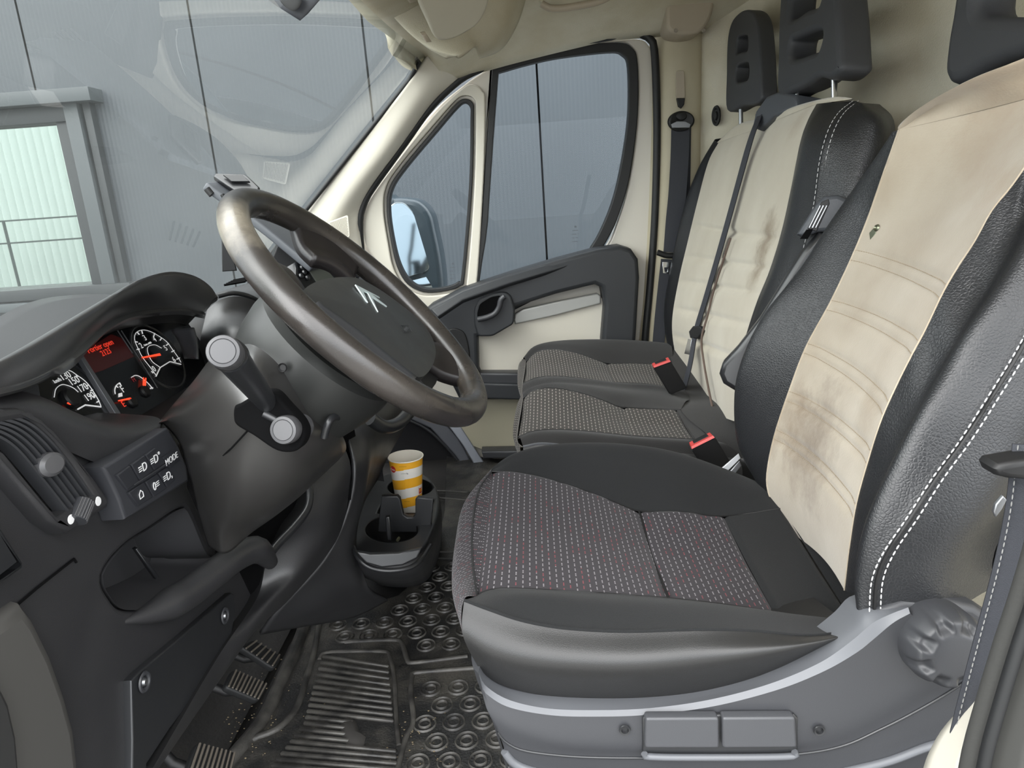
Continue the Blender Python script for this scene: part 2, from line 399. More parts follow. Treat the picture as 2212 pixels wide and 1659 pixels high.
box('pane', (-3.95, 4.54, 1.0), (2.6, .02, 1.0), MIR, wn, bev=0)
# hall opposite, seen only as a reflection in that window
bm = bmesh.new(); ribs(-22, -6.5, -.45, 6, -6.0, .17, .09, bm)
op = props(bmesh_link('opposite_hall', bm, mat('pale ribbed steel', (226, 232, 228), .5), None, 0), 'pale ribbed hall facade reflected in the window on the left', 'building')
fe = thing('fence', 'thin railing standing before the pale facade in the window reflection', 'fence', (-12, -5.2, -.45))
GALV = mat('galvanised steel', (80, 86, 84), .5)
for z in (.98, .55): box('rail', (-12, -5.2, z), (12, .03, .03), GALV, fe, bev=0)
for i in range(7): box('post', (-17.4 + 1.8 * i, -5.2, .25), (.04, .04, 1.46), GALV, fe, bev=0)
# wing mirror on the passenger door
mi = thing('wing_mirror', 'black wing mirror outside the small front side window', 'mirror', aY(900, 600, 2.42))
o = plate('housing', kY(2.40, (836, 440), (850, 428), (880, 428), (908, 436), (930, 462), (940, 500), (952, 560), (958, 625), (948, 660), (850, 640)), NY, .16, mat('mirror housing plastic', (46, 56, 62), .35), mi, .02, smooth=True)
MG = bpy.data.materials.new('mirror glass'); MG.use_nodes = True; b = MG.node_tree.nodes['Principled BSDF']
b.inputs['Base Color'].default_value = lin((150, 156, 158)); b.inputs['Metallic'].default_value = 1; b.inputs['Roughness'].default_value = .05
plate('mirror_glass', kY(2.39, (838, 450), (850, 438), (872, 436), (893, 456), (910, 500), (925, 550), (930, 584), (860, 606), (845, 560)), V((.25, -1, .05)), .008, MG, mi, .003, smooth=False, r=.02)
tube('arm', [aY(900, 632, 2.42), aY(945, 640, 2.30), aY(965, 650, 2.14)], .02, bpy.data.materials['mirror housing plastic'], mi, n=8)
plate('lower_mirror_glass', kY(2.39, (862, 612), (932, 594), (936, 640), (872, 640)), V((.2, -1, .1)), .008, MG, mi, .002, r=.01)
# ================================================================ van shell
FLOORC = mat('dark floor vinyl', (30, 30, 30), .6, bump=('noise', 120, .4, .002), col2=(40, 38, 36), nsc=10)
ZF = .095
bm = bmesh.new(); add_box(bm, V((-.1, 1.2, ZF - .03)), (1.9, 2.1, .05)); st(bmesh_link('floor', bm, FLOORC))
bm = bmesh.new(); add_box(bm, V((-.98, 1.2, .32)), (.04, 2.1, .5)); st(bmesh_link('wall_front', bm, PLd))
# ceiling
def roofz(x, y):
    t = min(1, max(0, (x + .27) / .30)); t = t * t * (3 - 2 * t)
    z = 1.25 + .14 * t
    e = min(1, max(0, (y - 1.62) / .42)); e = e ** 1.8
    ze = 1.235 if x < -.2 else (1.19 + .07 * min(1, max(0, (x + .14) / .4)) ** .8)
    z = z * (1 - e) + ze * e
    d = min(1, max(0, (.55 - y) / .25)); return z * (1 - d) + 1.22 * d
bm = bmesh.new(); NXR, NYR = 44, 60; g = []
for i in range(NXR + 1):
    x = -.285 + (.80 + .285) * i / NXR
    g.append([])
    for j in range(NYR + 1):
        y = .30 + (2.045 - .30) * j / NYR
        xx = x + (.05 * max(0, (y - 1.6) / .4) if i == 0 else 0)
        g[-1].append(bm.verts.new((xx, y, roofz(x, y))))
for i in range(NXR):
    for j in range(NYR): bm.faces.new((g[i][j], g[i + 1][j], g[i + 1][j + 1], g[i][j + 1]))
o = st(bmesh_link('ceiling', bm, HEAD, None, 60)); solid(o, .03, 1)
bm = bmesh.new(); add_box(bm, V((.2, 1.17, 1.47)), (1.2, 2.0, .03), None, .01); st(bmesh_link('roof', bm, PNT))
# rounded overhead shelf front bulging below the headliner
sh = skin('overhead_shelf', [kY(1.62, (795, -40), (825, 0), (872, 52), (915, 98), (965, 128)),
                             kY(1.60, (800, -60), (850, 20), (900, 75), (950, 108), (990, 118)),
                             kY(1.64, (980, -60), (1000, 20), (1010, 70), (1020, 92), (1025, 100)),
                             kY(1.70, (1100, -60), (1095, 0), (1080, 50), (1060, 90), (1030, 112)),
                             kY(1.80, (1150, -60), (1130, 20), (1110, 70), (1080, 110), (1035, 128))], HEAD, None, 24, 6, th=.012)
st(sh).name = 'trim_6'
vs = thing('sun_visor', 'beige sun visor folded up against the headliner above the windscreen corner', 'sun visor', aY(960, 50, 1.55))
plate('panel', kY(1.52, (898, -40), (905, 5), (945, 92), (985, 85), (1035, 55), (1058, 10), (1060, -40)), V((.5, -.6, -.75)), .016, mat('visor vinyl', (192, 187, 170), .7), vs, .006, r=.02)
plate('clip', kY(1.50, (876, -10), (900, -6), (906, 4), (886, 8)), V((.5, -.6, -.75)), .02, TAU, vs, .003)
plate('hinge_clip', kY(1.515, (912, 76), (922, 74), (934, 92), (922, 93)), V((.5, -.6, -.75)), .012, TAU, vs, .003)
gh = thing('grab_handle', 'beige grab handle recess in the headliner above the side window', 'handle', aY(1230, 0, 1.78))
tube('grip', kY(1.76, (1170, 8), (1190, 18), (1230, 16), (1290, 4), (1320, -12), (1330, -40)), .008, TAU, gh, n=20)
plate('mount', kY(1.80, (1162, -30), (1170, 12), (1195, 24), (1260, 18), (1320, -5), (1325, -40)), V((0, -.7, -.7)), .012, HEAD, gh, .005, smooth=True)
sv = thing('sensor_housing', 'dark plastic sensor pod at the top of the windscreen', 'sensor', aY(630, 10, 1.15))
pad('cover', kY(1.15, (578, -10), (590, 8), (648, 45), (665, 30), (698, -8), (690, -40), (590, -40)), V((.7, -.3, -.6)), .01, .02, mat('sensor pod plastic', (56, 58, 64), .5), sv, smooth=False)
pad('lens', kY(1.135, (606, -6), (616, 14), (634, 24), (648, 14), (652, -8), (630, -20)), V((.7, -.3, -.6)), .004, .004, PLd, sv)
# windscreen
GW = glass('windscreen glass', (.88, .91, .90), .022, (205, 212, 210), ior=1.75)
def wsx(z, y): c = 1 - ((y - 1.14) / .86) ** 2; return -.228 - (1.228 - z) * 1.03 - .055 * c
bm = bmesh.new(); g = []
for i in range(25):
    z = 1.245 - .60 * i / 24; g.append([bm.verts.new((wsx(z, .26 + 1.73 * j / 40), .26 + 1.73 * j / 40, z)) for j in range(41)])
for i in range(24):
    for j in range(40): bm.faces.new((g[i][j], g[i + 1][j], g[i + 1][j + 1], g[i][j + 1]))
w1 = st(bmesh_link('window_1', bm, GW, None, 60))
tube('windscreen_seal', [aY(897, 126, 1.95), aY(906, 134, 1.955)] + [V((wsx(z, 1.985) + .004, 1.975, z)) for z in (1.19, 1.1, 1.0, .9, .8, .7)], .006, RUB, w1)
WP[w1.name] = w1.location.copy()
# A pillar trim
wse = [(930, 112, 1.965), (912, 140, 1.965), (860, 208, 1.97), (790, 296, 1.975), (720, 384, 1.98), (665, 455, 1.985), (620, 520, 1.985), (570, 590, 1.985)]
mide = [(975, 135, 1.99), (950, 160, 1.99), (905, 222, 1.985), (830, 330, 1.98), (760, 420, 1.985), (705, 500, 1.985), (670, 560, 1.985), (640, 620, 1.985)]
seale = [(1025, 155, 2.05), (990, 180, 2.05), (940, 222, 2.05), (872, 312, 2.045), (802, 410, 2.045), (777, 470, 2.04), (783, 540, 2.03), (800, 620, 2.03)]
trimA = st(skin('trim_1', [cY(wse), cY(mide), cY(seale)], BEI, None, 40, 8, th=.02, off=1))
HOLE = mat('grille recess', (120, 114, 100), .9)
def grille(name, label, pts, n, nr, nc, bright, dark):
    t = thing(name, label, 'speaker grille', pts[0])
    plate('bezel', pts, n, .004, bright, t, .0012, r=.006)
    bmg = bmesh.new(); c = sum(pts, V((0, 0, 0))) / 4
    for i in range(nr):
        for j in range(nc):
            u = (j + .5 + .5 * (i % 2)) / (nc + .5) * .86 + .07; v = (i + .5) / nr * .88 + .06
            p = pts[0].lerp(pts[1], u).lerp(pts[3].lerp(pts[2], u), v)
            vs_ = bmesh.ops.create_circle(bmg, cap_ends=True, segments=6, radius=.0011)['verts']
            x_, y_, n_ = basis(n); bmesh.ops.transform(bmg, matrix=Matrix.Translation(p + n_ * .0004) @ Matrix((x_, y_, n_)).transposed().to_4x4(), verts=vs_)
    bmesh_link('perforation', bmg, dark, t, 0); return t
gn = (aY(720, 480, 1.96) - aY(720, 480, 2.0)); gpl = V((.25, -.95, .12))
q0 = aY(735, 490, 1.968)
grille('speaker_grille', 'small perforated beige speaker grille at the foot of the passenger windscreen pillar', [aP(a, b, q0, gpl) for a, b in ((708, 480), (752, 464), (756, 512), (722, 522))], gpl, 15, 16, BEI, HOLE)
# B pillar and bulkhead
bp = [(1427, 30), (1425, 78), (1420, 300), (1412, 500), (1398, 735), (1390, 980)]
st(skin('trim_2', [[aY(x - 22, y, 2.10) for x, y in bp], [aY(x + 6, y, 2.045) for x, y in bp], [aY(x + 45, y, 2.03) for x, y in bp], [aY(x + 84, y, 2.04) for x, y in bp], [aY(x + 100, y, 2.07) for x, y in bp]], mat('pillar plastic', (188, 180, 156), .55, col2=(180, 171, 146), nsc=8), None, 30, 5, th=.012, off=1))
st(plate('trim_3', kY(1.94, (1440, -40), (1440, 68), (1478, 77), (1518, 70), (1541, 30), (1546, -40)), NY, .10, TAU, None, .008, r=.02))
for x in (1460, 1520): o = lathe('screw', [(0, .003), (.004, .003), (.005, 0)], aY(x, 66, 1.938), NY, mat('dull screw', (150, 142, 128), .5), None, 12); o.parent = bpy.data.objects['trim_3']; o.location = WP[o.name] - WP['trim_3']
bk = []
for y, x in ((2.12, .50), (2.06, .505), (2.02, .52), (1.98, .56), (1.93, .605), (1.85, .635), (1.5, .665), (1.0, .72), (.32, .79)):
    bk.append([V((x + (z - .8) * .0, y, z)) for z in (.1, .5, .9, 1.3, 1.42)])
st(skin('wall_back', bk, BULK, None, 20, 5, th=.02, off=1))
gr = thing('belt_anchor_grommet', 'small black oval grommet on the bulkhead beside the passenger belt', 'grommet', aX(1548, 250, .55))
gp = aY(1548, 250, 1.985)
lathe('ring', [(.0, .001), (.012, .001), (.015, .004), (.019, .004), (.020, 0)], gp, V((-.85, -.5, 0)), PLd, gr, 28, sc=(.75, 1.3))
lathe('plug', [(.0, .006), (.007, .006), (.009, .001)], gp, V((-.85, -.5, 0)), RUB, gr, 20, sc=(.75, 1.3))
# ================================================================ passenger door
dr = thing('door_1', 'passenger door', 'door', aY(1200, 900, 2.08)); dr['kind'] = 'structure'; del dr['label'], dr['category']
DY = 2.08
outer = kY(DY, (1000, 185), (1035, 160), (1075, 140), (1170, 116), (1260, 98), (1330, 86), (1380, 84), (1400, 96), (1410, 130), (1413, 300), (1408, 450), (1395, 620), (1380, 760), (1372, 985), (1010, 985), (960, 930), (900, 840), (830, 700), (780, 560), (776, 470), (800, 415), (876, 312), (940, 235))
mainh = kY(DY, (1063, 146), (1100, 131), (1150, 117), (1250, 98), (1335, 92), (1366, 103), (1377, 135), (1377, 250), (1361, 380), (1337, 470), (1300, 545), (1200, 590), (1085, 628), (1030, 640), (1040, 480), (1052, 300))
qh = kY(DY, (1005, 214), (1020, 222), (1022, 250), (1019, 400), (1003, 590), (994, 616), (960, 628), (915, 630), (880, 612), (858, 575), (845, 520), (836, 455), (842, 405), (875, 355), (940, 278), (985, 225))
plate('frame', cat(outer, 5, True), NY, .05, PNT, dr, .005, holes=[cat(mainh, 5), cat(qh, 5, True)])
# window run rubber
def ring_plate(name, y, outl, inl, th, m, par, bev=.002, off=0): return plate(name, [p + V((0, y - DY, 0)) * 1 for p in outl], NY, th, m, par, bev, holes=[inl])
mo = kY(2.066, (1063, 144), (1150, 115), (1250, 97), (1335, 91), (1366, 103), (1378, 138), (1378, 250), (1361, 380), (1337, 465), (1314, 515), (1285, 558), (1240, 600), (1030, 690), (1040, 480), (1052, 300))
mi_ = kY(2.066, (1077, 157), (1140, 139), (1210, 124), (1315, 112), (1345, 118), (1357, 145), (1357, 250), (1343, 350), (1325, 428), (1303, 486), (1278, 532), (1240, 575), (1046, 670), (1054, 480), (1066, 300))
plate('window_seal', cat(mo, 5), NY, .03, RUB, dr, .003, holes=[cat(mi_, 5)])
qi = kY(2.066, (1003, 222), (1015, 232), (1016, 260), (1013, 400), (997, 590), (988, 610), (960, 621), (918, 623), (886, 606), (865, 572), (851, 520), (842, 455), (848, 408), (880, 360), (944, 284), (985, 236))
qo = kY(2.066, (1005, 213), (1021, 222), (1023, 250), (1020, 400), (1004, 592), (994, 618), (960, 629), (915, 631), (879, 613), (857, 575), (844, 520), (835, 455), (841, 405), (874, 355), (940, 276), (985, 224))
plate('quarter_seal', qo, NY, .03, RUB, dr, .002, holes=[qi], smooth=True)
# raised trim around the small window
to_ = kY(2.06, (1000, 190), (1022, 182), (1042, 196), (1048, 226), (1044, 400), (1028, 630), (1010, 690), (960, 668), (930, 672), (880, 640), (810, 560), (786, 520), (782, 470), (804, 420), (880, 318), (945, 240))
ti_ = kY(2.06, (1003, 206), (1024, 214), (1028, 246), (1025, 400), (1010, 596), (1000, 624), (960, 636), (912, 638), (874, 618), (850, 580), (838, 524), (828, 455), (834, 402), (868, 350), (936, 270), (982, 218))
plate('quarter_trim', to_, NY, .02, BEI, dr, .004, holes=[ti_], smooth=True)
GS = glass('blue tinted side glass', (.75, .81, .845), 0, (200, 215, 225), ior=1.22)
def flat_pane(nm, pts):                 # one thin sheet of glass with real outline
    bm = bmesh.new(); bm.faces.new([bm.verts.new(p) for p in pts]); return bmesh_link(nm, bm, GS, dr, 0)
flat_pane('pane', kY(2.085, (1060, 140), (1200, 100), (1370, 90), (1380, 250), (1340, 480), (1290, 560), (1030, 660), (1045, 400)))
flat_pane('quarter_pane', kY(2.085, (1008, 212), (1024, 225), (1022, 400), (1006, 600), (990, 625), (915, 633), (875, 615), (855, 575), (834, 455), (840, 400), (940, 274)))
for cx, cy, sc_ in ((1243, 505, 1.), (978, 585, .85)):
    for i, s_ in enumerate(('o', '-----', '---- -', '-- --', '-----')):
        text('glass_marking', s_, aY(cx - i * .4, cy - 16 + 8 * i, 2.078), V((1, 0, 0)), V((0, 0, 1)), .011 * sc_, PLd, dr, .0001)
# seal between door and body
seal = kY(2.045, (788, 600), (780, 540), (777, 475), (786, 440), (803, 408), (872, 312), (930, 232), (988, 176), (1030, 152), (1075, 135), (1170, 109), (1260, 90), (1330, 77), (1380, 73), (1402, 82), (1413, 104), (1418, 200), (1419, 320), (1414, 480), (1404, 620), (1393, 740), (1386, 900), (1382, 1000))
sl_ = tube('door_seal', seal, .0105, RUB, dr, n=120)
# armrest panel, handle, pocket
DK = mat('door panel plastic', (43, 45, 48), .5, bump=('noise', 900, .3, .0005))
arch = kY(1.99, (905, 682), (930, 660), (1000, 625), (1100, 592), (1200, 562), (1290, 538), (1340, 531), (1364, 538), (1379, 560), (1382, 600), (1374, 735), (1366, 770), (1300, 770), (1300, 735), (1306, 660), (1300, 622), (1285, 615), (1200, 636), (1112, 664), (1112, 690), (1060, 724), (1032, 728), (1034, 800), (1045, 830), (1045, 870), (1000, 880), (960, 800))
plate('armrest_panel', arch, NY, .09, DK, dr, .012)
plate('armrest_cap', kY(1.975, (930, 668), (1000, 629), (1100, 594), (1200, 564), (1290, 540), (1340, 533), (1360, 540), (1340, 552), (1285, 556), (1200, 582), (1100, 612), (1000, 648), (945, 685)), V((0, -.8, .6)), .02, DK, dr, .005)
plate('insert_panel', kY(2.04, (1030, 726), (1100, 696), (1200, 668), (1312, 640), (1320, 780), (1160, 790), (1140, 812), (1045, 812), (1034, 800)), NY, .03, BEI, dr, .003, r=.01)
plate('silver_strip', kY(2.025, (1110, 690), (1113, 678), (1130, 668), (1200, 652), (1290, 634), (1298, 640), (1298, 656), (1200, 682), (1113, 701)), NY, .02, mat('silver paint', (176, 176, 172), .35, .4), dr, .004)
plate('lower_panel', kY(2.05, (955, 870), (1010, 862), (1200, 862), (1200, 978), (1052, 976), (1010, 960)), NY, .03, mat('beige lower panel', (176, 170, 148), .55), dr, .003)
plate('pocket', kY(2.0, (1036, 806), (1126, 806), (1180, 812), (1180, 862), (1046, 862)), NY, .05, PLg, dr, .006)
plate('pocket_front', kY(1.985, (1044, 828), (1180, 832), (1180, 866), (1046, 862)), NY, .04, DK, dr, .006)
plate('sill_rail', kY(2.0, (1040, 976), (1200, 972), (1200, 988), (1044, 992)), NY, .05, PLg, dr, .006)
plate('handle_bowl', kY(1.972, (1024, 668), (1034, 648), (1062, 634), (1092, 631), (1104, 640), (1112, 668), (1110, 700), (1064, 727), (1032, 727), (1024, 700)), NY, .03, DK, dr, .005, r=.01)
plate('handle_recess', kY(1.969, (1030, 680), (1036, 657), (1060, 642), (1082, 638), (1078, 664), (1052, 682), (1034, 690)), NY, .01, DRK, dr, .001, r=.008)
tube('door_handle', kY(1.958, (1032, 690), (1050, 686), (1068, 678), (1078, 664), (1082, 648), (1090, 640)), .008, PLg, dr, n=18)
plate('door_speaker', kY(1.983, (965, 720), (1000, 716), (1014, 760), (1010, 800), (985, 812)), NY, .01, PLd, dr, .003, smooth=True)
# passenger footwell: wheel arch liner, sill strip
st(plate('trim_4', kY(2.10, (700, 860), (870, 876), (920, 890), (975, 950), (1030, 1050), (700, 1080)), NY, .03, mat('footwell carpet', (30, 30, 33), .9), None, .004))
tube('liner_edge', cat(kY(2.07, (872, 902), (920, 925), (965, 965), (1000, 1010), (1018, 1040)), 4), .006, PLg).name = 'trim_5'
st(bpy.data.objects['trim_5'])
st(plate('trim_7', kY(2.06, (860, 872), (905, 876), (950, 900), (990, 945), (1025, 1010), (1045, 1030), (1015, 1035), (985, 985), (930, 925), (870, 898)), V((.2, -1, .2)), .02, mat('door sill plastic', (88, 90, 97), .45), None, .004))
st(plate('trim_8', kY(2.035, (955, 900), (985, 905), (1050, 1005), (1075, 1048), (1045, 1040), (1002, 965)), V((.2, -1, .2)), .02, mat('sill metal', (150, 153, 160), .35, .5), None, .003))
# ================================================================ dashboard
da = thing('dashboard', 'dark grained plastic dashboard running the width of the van below the windscreen', 'dashboard', (-.6, 1.15, .5))
PX = V((1, 0, 0))
def prof(y, dx, k=0): return [V((x + (dx if i > 1 else 0), y, z)) for i, (x, z) in enumerate(((-.82, .66), (-.775, .695), (-.66, .73), (-.54, .742), (-.485, .722), (-.45, .67), (-.435, .58), (-.46, .47), (-.56, .41), (-.70, .40)))]
ys = [(.28, -.12), (.6, -.12), (1.0, -.11), (1.06, -.05), (1.12, -.01), (1.3, 0), (1.5, .0), (1.65, .01), (1.8, .03), (1.93, .05), (2.0, .03), (2.03, -.02)]
P_ = [[c for c in prof(y, d)] for y, d in ys]
skin('dash_top', [[p[i] for p in P_] for i in range(10)], PL, da, 60, 5, smooth=60)
# defroster slats on the top
for i in range(5):
    tube('demister_slot', [aP(484 + i * 5, 616 - i * 2.5, (0, 0, .738), V((0, 0, 1))), aP(530 + i * 4, 608 - i * 2.5, (0, 0, .740), V((0, 0, 1)))], .0025, DRK, da, 6)
# dash face lobes right of the binnacle
skin('dash_lobe', [cY([(448, 668, 1.06), (475, 648, 1.08), (515, 640, 1.12), (560, 655, 1.18), (600, 690, 1.25)]),
                   cY([(440, 700, 1.04), (480, 672, 1.06), (520, 668, 1.10), (556, 682, 1.15), (590, 715, 1.2)]),
                   cY([(432, 740, 1.02), (475, 715, 1.0), (515, 712, 1.0), (548, 720, 1.02), (580, 745, 1.05)]),
                   cY([(430, 800, 1.02), (465, 790, .98), (505, 785, .97), (540, 790, .98), (580, 800, 1.0)])], PL, da, 24, 6)
tube('dash_bead', cY([(470, 640, 1.12), (505, 633, 1.14), (545, 643, 1.17), (580, 668, 1.22), (600, 700, 1.25)]), .004, PLs, da, n=20)
# instrument hood
HOODM = mat('hood plastic', (46, 46, 47), .36, bump=('noise', 900, .15, .0004), spec=1., coat=.35)
hr_ = cY([(-120, 840, .46), (0, 776, .52), (60, 743, .56), (150, 690, .63), (240, 637, .72), (300, 604, .79), (365, 587, .87), (418, 596, .94), (452, 620, 1.0), (467, 645, 1.03)])
hl = cY([(-120, 870, .46), (0, 842, .50), (60, 825, .535), (111, 800, .575), (152, 772, .62), (190, 735, .68), (236, 697, .76), (290, 676, .84), (380, 668, .93), (440, 678, 1.01)])
hb = [p + V((-.13, 0, -.12)) for p in hr_]
hm = [(a + b) / 2 + V((.006, 0, .006)) for a, b in zip(hr_, hl)]
hu = [p + V((-.006, 0, -.001)) for p in hl]; hi_ = [p + V((-.09, .0, .022)) for p in hl]
skin('instrument_hood', [hb, [p + V((-.05, 0, -.032)) for p in hr_], hr_, hm, hl, hu, hi_], HOODM, da, 70, 6, th=.004, off=1)
# binnacle face
CN = V((math.cos(math.radians(25)), 0, math.sin(math.radians(25)))); CUP = V((-CN.z, 0, CN.x)); CP0 = V((-.492, .8, .72))
def cp(px, py, off=0.0): return aP(px, py, CP0 + CN * off, CN)
ic = thing('instrument_cluster', 'black instrument cluster with two white dials and a red display under the hood', 'instrument cluster', tuple(CP0))
GLS = mat('instrument face', (19, 20, 22), .18)
o = CP0
plate('face', [o + V((0, y, 0)) + CUP * u for y, u in ((-.27, -.11), (.235, -.11), (.235, .09), (-.27, .09))], CN, .01, GLS, ic, .001, up=V((0, 0, 1)))
skin('surround', [[o + V((0, y, 0)) - CUP * .055 + CN * .0 for y in (-.28, 0, .25)], [o + V((0, y, 0)) - CUP * .085 + CN * .06 for y in (-.28, 0, .22)]], PLd, ic, 8, 4)
PRN = mat('dial print', (235, 235, 235), .5, emit=.35); NED = mat('orange needle', (240, 75, 45), .4, emit=.9); REDL = mat('red display print', (225, 60, 42), .5, emit=.6); AMB = mat('amber lamp', (250, 140, 40), .4, emit=1.4)
def arc(nm, pts, r=.0005, m=PRN, off=.0012, sm=True, par=ic): return tube(nm, [cp(a, b, off) for a, b in pts], r, m, par, 5, n=(30 if sm else 0))
def num(s, px, py, size=.0112, m=PRN, nm='dial_number'): return text(nm, s, cp(px, py, .001), V((0, 1, 0)), CUP, size, m, ic, .0002)
# rev counter
RD = mat('dial disc', (30, 31, 34), .3)
tc_ = cp(346, 768, 0.0004)
lathe('dial', [(0, 0), (.045, 0), (.047, .001), (.049, .0)], cp(343, 770, 0), CN, RD, ic, 48)
arc('dial_scale', [(338, 812), (326, 795), (308, 772), (298, 752), (291, 735), (293, 720), (306, 713), (322, 715), (340, 724), (360, 738), (374, 757), (385, 772), (391, 783)])
arc('dial_scale', [(337, 813), (346, 794), (367, 781), (391, 787)], .0008, sm=False)
arc('dial_inner_ring', [(349, 752), (335, 745), (321, 748), (319, 760), (328, 780), (345, 793)], .0005)
for a, b in (((331, 806), (327, 802)), ((296, 755), (301, 754)), ((292, 738), (297, 739)), ((297, 718), (301, 723)), ((306, 714), (308, 721)), ((334, 720), (332, 727)), ((349, 730), (346, 735)), ((364, 742), (359, 746)), ((376, 757), (371, 760)), ((388, 773), (382, 776))):
    arc('dial_tick', [a, b], .0008, sm=False)
for s_, x, y in (('0', 333, 797), ('2', 305, 747), ('3', 313, 730), ('4', 334, 733), ('5', 358, 752), ('6', 376, 777)): num(s_, x, y)
num('1/min x1000', 319, 743, .0038)
def needle(a, b, w=.0016):
    A, B = cp(*a, .004), cp(*b, .004); d = nz(B - A); s_ = CN.cross(d)
    plate('needle', [A - s_ * w * .5, A + s_ * w * .5, B + s_ * w, B - s_ * w], CN, .0015, NED, ic, .0003)
needle((308, 772), (347, 765), .0017)
# speedometer
lathe('dial', [(0, 0), (.050, 0), (.052, .001), (.054, .0)], cp(155, 868, 0), CN, RD, ic, 48)
arc('dial_scale', [(140, 798), (154, 802), (167, 811), (180, 820), (192, 832), (203, 848), (212, 863), (218, 877)])
arc('dial_scale', [(218, 879), (184, 875), (168, 884)], .0009, sm=False)
arc('dial_inner_ring', [(117, 858), (121, 840), (133, 831), (147, 833), (160, 839), (169, 847)], .0005)
for a, b in (((141, 802), (140, 797)), ((167, 814), (165, 810)), ((190, 832), (186, 834)), ((200, 842), (196, 844)), ((207, 854), (202, 856)), ((214, 866), (209, 869))): arc('dial_tick', [a, b], .0008, sm=False)
for s_, x, y in (('130', 141, 812), ('150', 160, 823), ('170', 179, 838), ('190', 194, 857)): num(s_, x, y, .0115)
num('km/h', 124, 822, .006)
lathe('dial_hub', [(0, .006), (.009, .006), (.011, .004), (.011, 0)], cp(150, 861, 0), CN, PLd, ic, 24)
needle((156, 873), (147, 868), .0018)
# fuel and temperature
arc('gauge_scale', [(258, 827), (251, 833), (248, 842), (249, 851)], .0007); arc('gauge_tick', [(258, 827), (261, 832)], .0008, sm=False); arc('gauge_tick', [(251, 834), (255, 837)], .0007, sm=False)
num('F', 265, 841, .0125); num('E', 267, 873, .011, REDL); needle((257, 865), (284, 860), .0013)
plate('fuel_icon', [cp(a, b, .001) for a, b in ((256, 858), (256, 850), (264, 848), (265, 856))], CN, .0005, PRN, ic, .0001)
arc('gauge_scale', [(284, 815), (292, 811), (301, 813), (312, 821), (322, 830), (330, 840)], .0006); arc('gauge_tick', [(325, 839), (330, 838)], .0009, sm=False)
num('H', 289, 820, .009, mat('dim red print', (130, 30, 35), .5, emit=.3)); needle((311, 815), (311, 832), .001); needle((316, 816), (314, 833), .0012)
for x, y in ((284, 868), (312, 846)): lathe('gauge_hub', [(0, .004), (.006, .004), (.008, .002), (.008, 0)], cp(x, y, 0), CN, PLd, ic, 20)
plate('warning_lamp', [cp(a, b, .001) for a, b in ((236, 896), (246, 898), (248, 906), (238, 905))], CN, .0008, AMB, ic, .0002)
LCD = mat('red lcd', (52, 15, 15), .25, emit=.35)
plate('display', [cp(a, b, .0008) for a, b in ((176, 762), (240, 722), (262, 730), (290, 770), (222, 800), (205, 805))], CN, .0006, LCD, ic, .0001)
text('display_text', 'Portier open', cp(217, 748, .0015), V((0, 1, 0)), CUP, .0102, REDL, ic, .0002, sx=1.0)
text('display_text', '2123', cp(229, 761, .0015), V((0, 1, 0)), CUP, .0100, REDL, ic, .0002)
STR = mat('satin strip', (112, 114, 118), .3, .5)
plate('divider_strip', [cp(a, b, .006) for a, b in ((172, 768), (181, 768), (262, 893), (252, 897))], CN, .008, STR, ic, .001)
arc('divider_line', [(254, 714), (286, 763)], .0008, STR, sm=False); arc('divider_line', [(262, 714), (307, 785), (340, 838)], .0008, STR, sm=False)
skin('side_cheek', [[cp(368, 712, .02), cp(386, 740, .02), cp(398, 775, .02)], [cp(418, 707, .05), cp(424, 740, .05), cp(425, 775, .05)]], PLg, ic, 12, 4, th=.003)
plate('side_cheek', [cp(a, b, .03) for a, b in ((-40, 870), (-40, 840), (60, 835), (84, 830), (88, 856))], CN, .004, PLg, ic, .001)
# lower face of the dashboard on the driver side
BX = -.41
lip = [(-80, 850), (0, 853), (60, 851), (110, 866), (160, 890), (215, 912), (265, 921), (310, 916), (345, 905)]
l1 = kX(-.412, *lip)
skin('dash_lip', [[p + V((-.07, 0, .012)) for p in l1], [p + V((-.02, 0, .006)) for p in l1], l1, kX(-.398, *[(a, b + 28) for a, b in lip]), kX(-.404, *[(a, b + 90) for a, b in lip])], PL, da, 50, 6)
tray = [(222, 1243), (268, 1180), (330, 1138), (388, 1100), (408, 1110), (445, 1195), (470, 1210), (430, 1255), (340, 1305), (272, 1318), (240, 1292)]
trl = cat(kX(BX, *tray), 4, True)
plate('lower_dash', kX(BX, (-80, 930), (0, 925), (110, 935), (215, 972), (300, 990), (345, 950), (352, 908), (362, 918), (385, 955), (405, 1012), (408, 1050), (430, 1100), (470, 1190), (575, 1190), (600, 1260), (526, 1393), (452, 1490), (367, 1605), (320, 1670), (310, 1800), (-80, 1800)), PX, .06, PL, da, .006, holes=[trl])
tb = [p + V((-.07, .01, .0)) for p in trl]; cc_ = sum(tb, V()) / len(tb); tb = [cc_ + (p - cc_) * .72 for p in tb]
TRM = mat('tray plastic', (58, 58, 60), .5)
skin('storage_tray', [trl + [trl[0]], tb + [tb[0]]], TRM, da, 60, 4, sm=False)
plate('tray_back', tb, PX, .004, TRM, da, .0005)
plate('tray_divider', [aX(a, b, -.44) for a, b in ((292, 1187), (298, 1183), (346, 1246), (338, 1252))], V((1, -.6, 0)), .008, PLs, da, .002)
tube('knee_roll', cY([(262, 1345, .60), (330, 1322, .64), (400, 1285, .69), (460, 1240, .74), (515, 1200, .79), (555, 1188, .82), (585, 1215, .85)]), .016, PL, da, 14, n=40, taper=lambda t: .12 + .98 * min(1, 4 * t) * min(1, 3 * (1 - t) + .5))
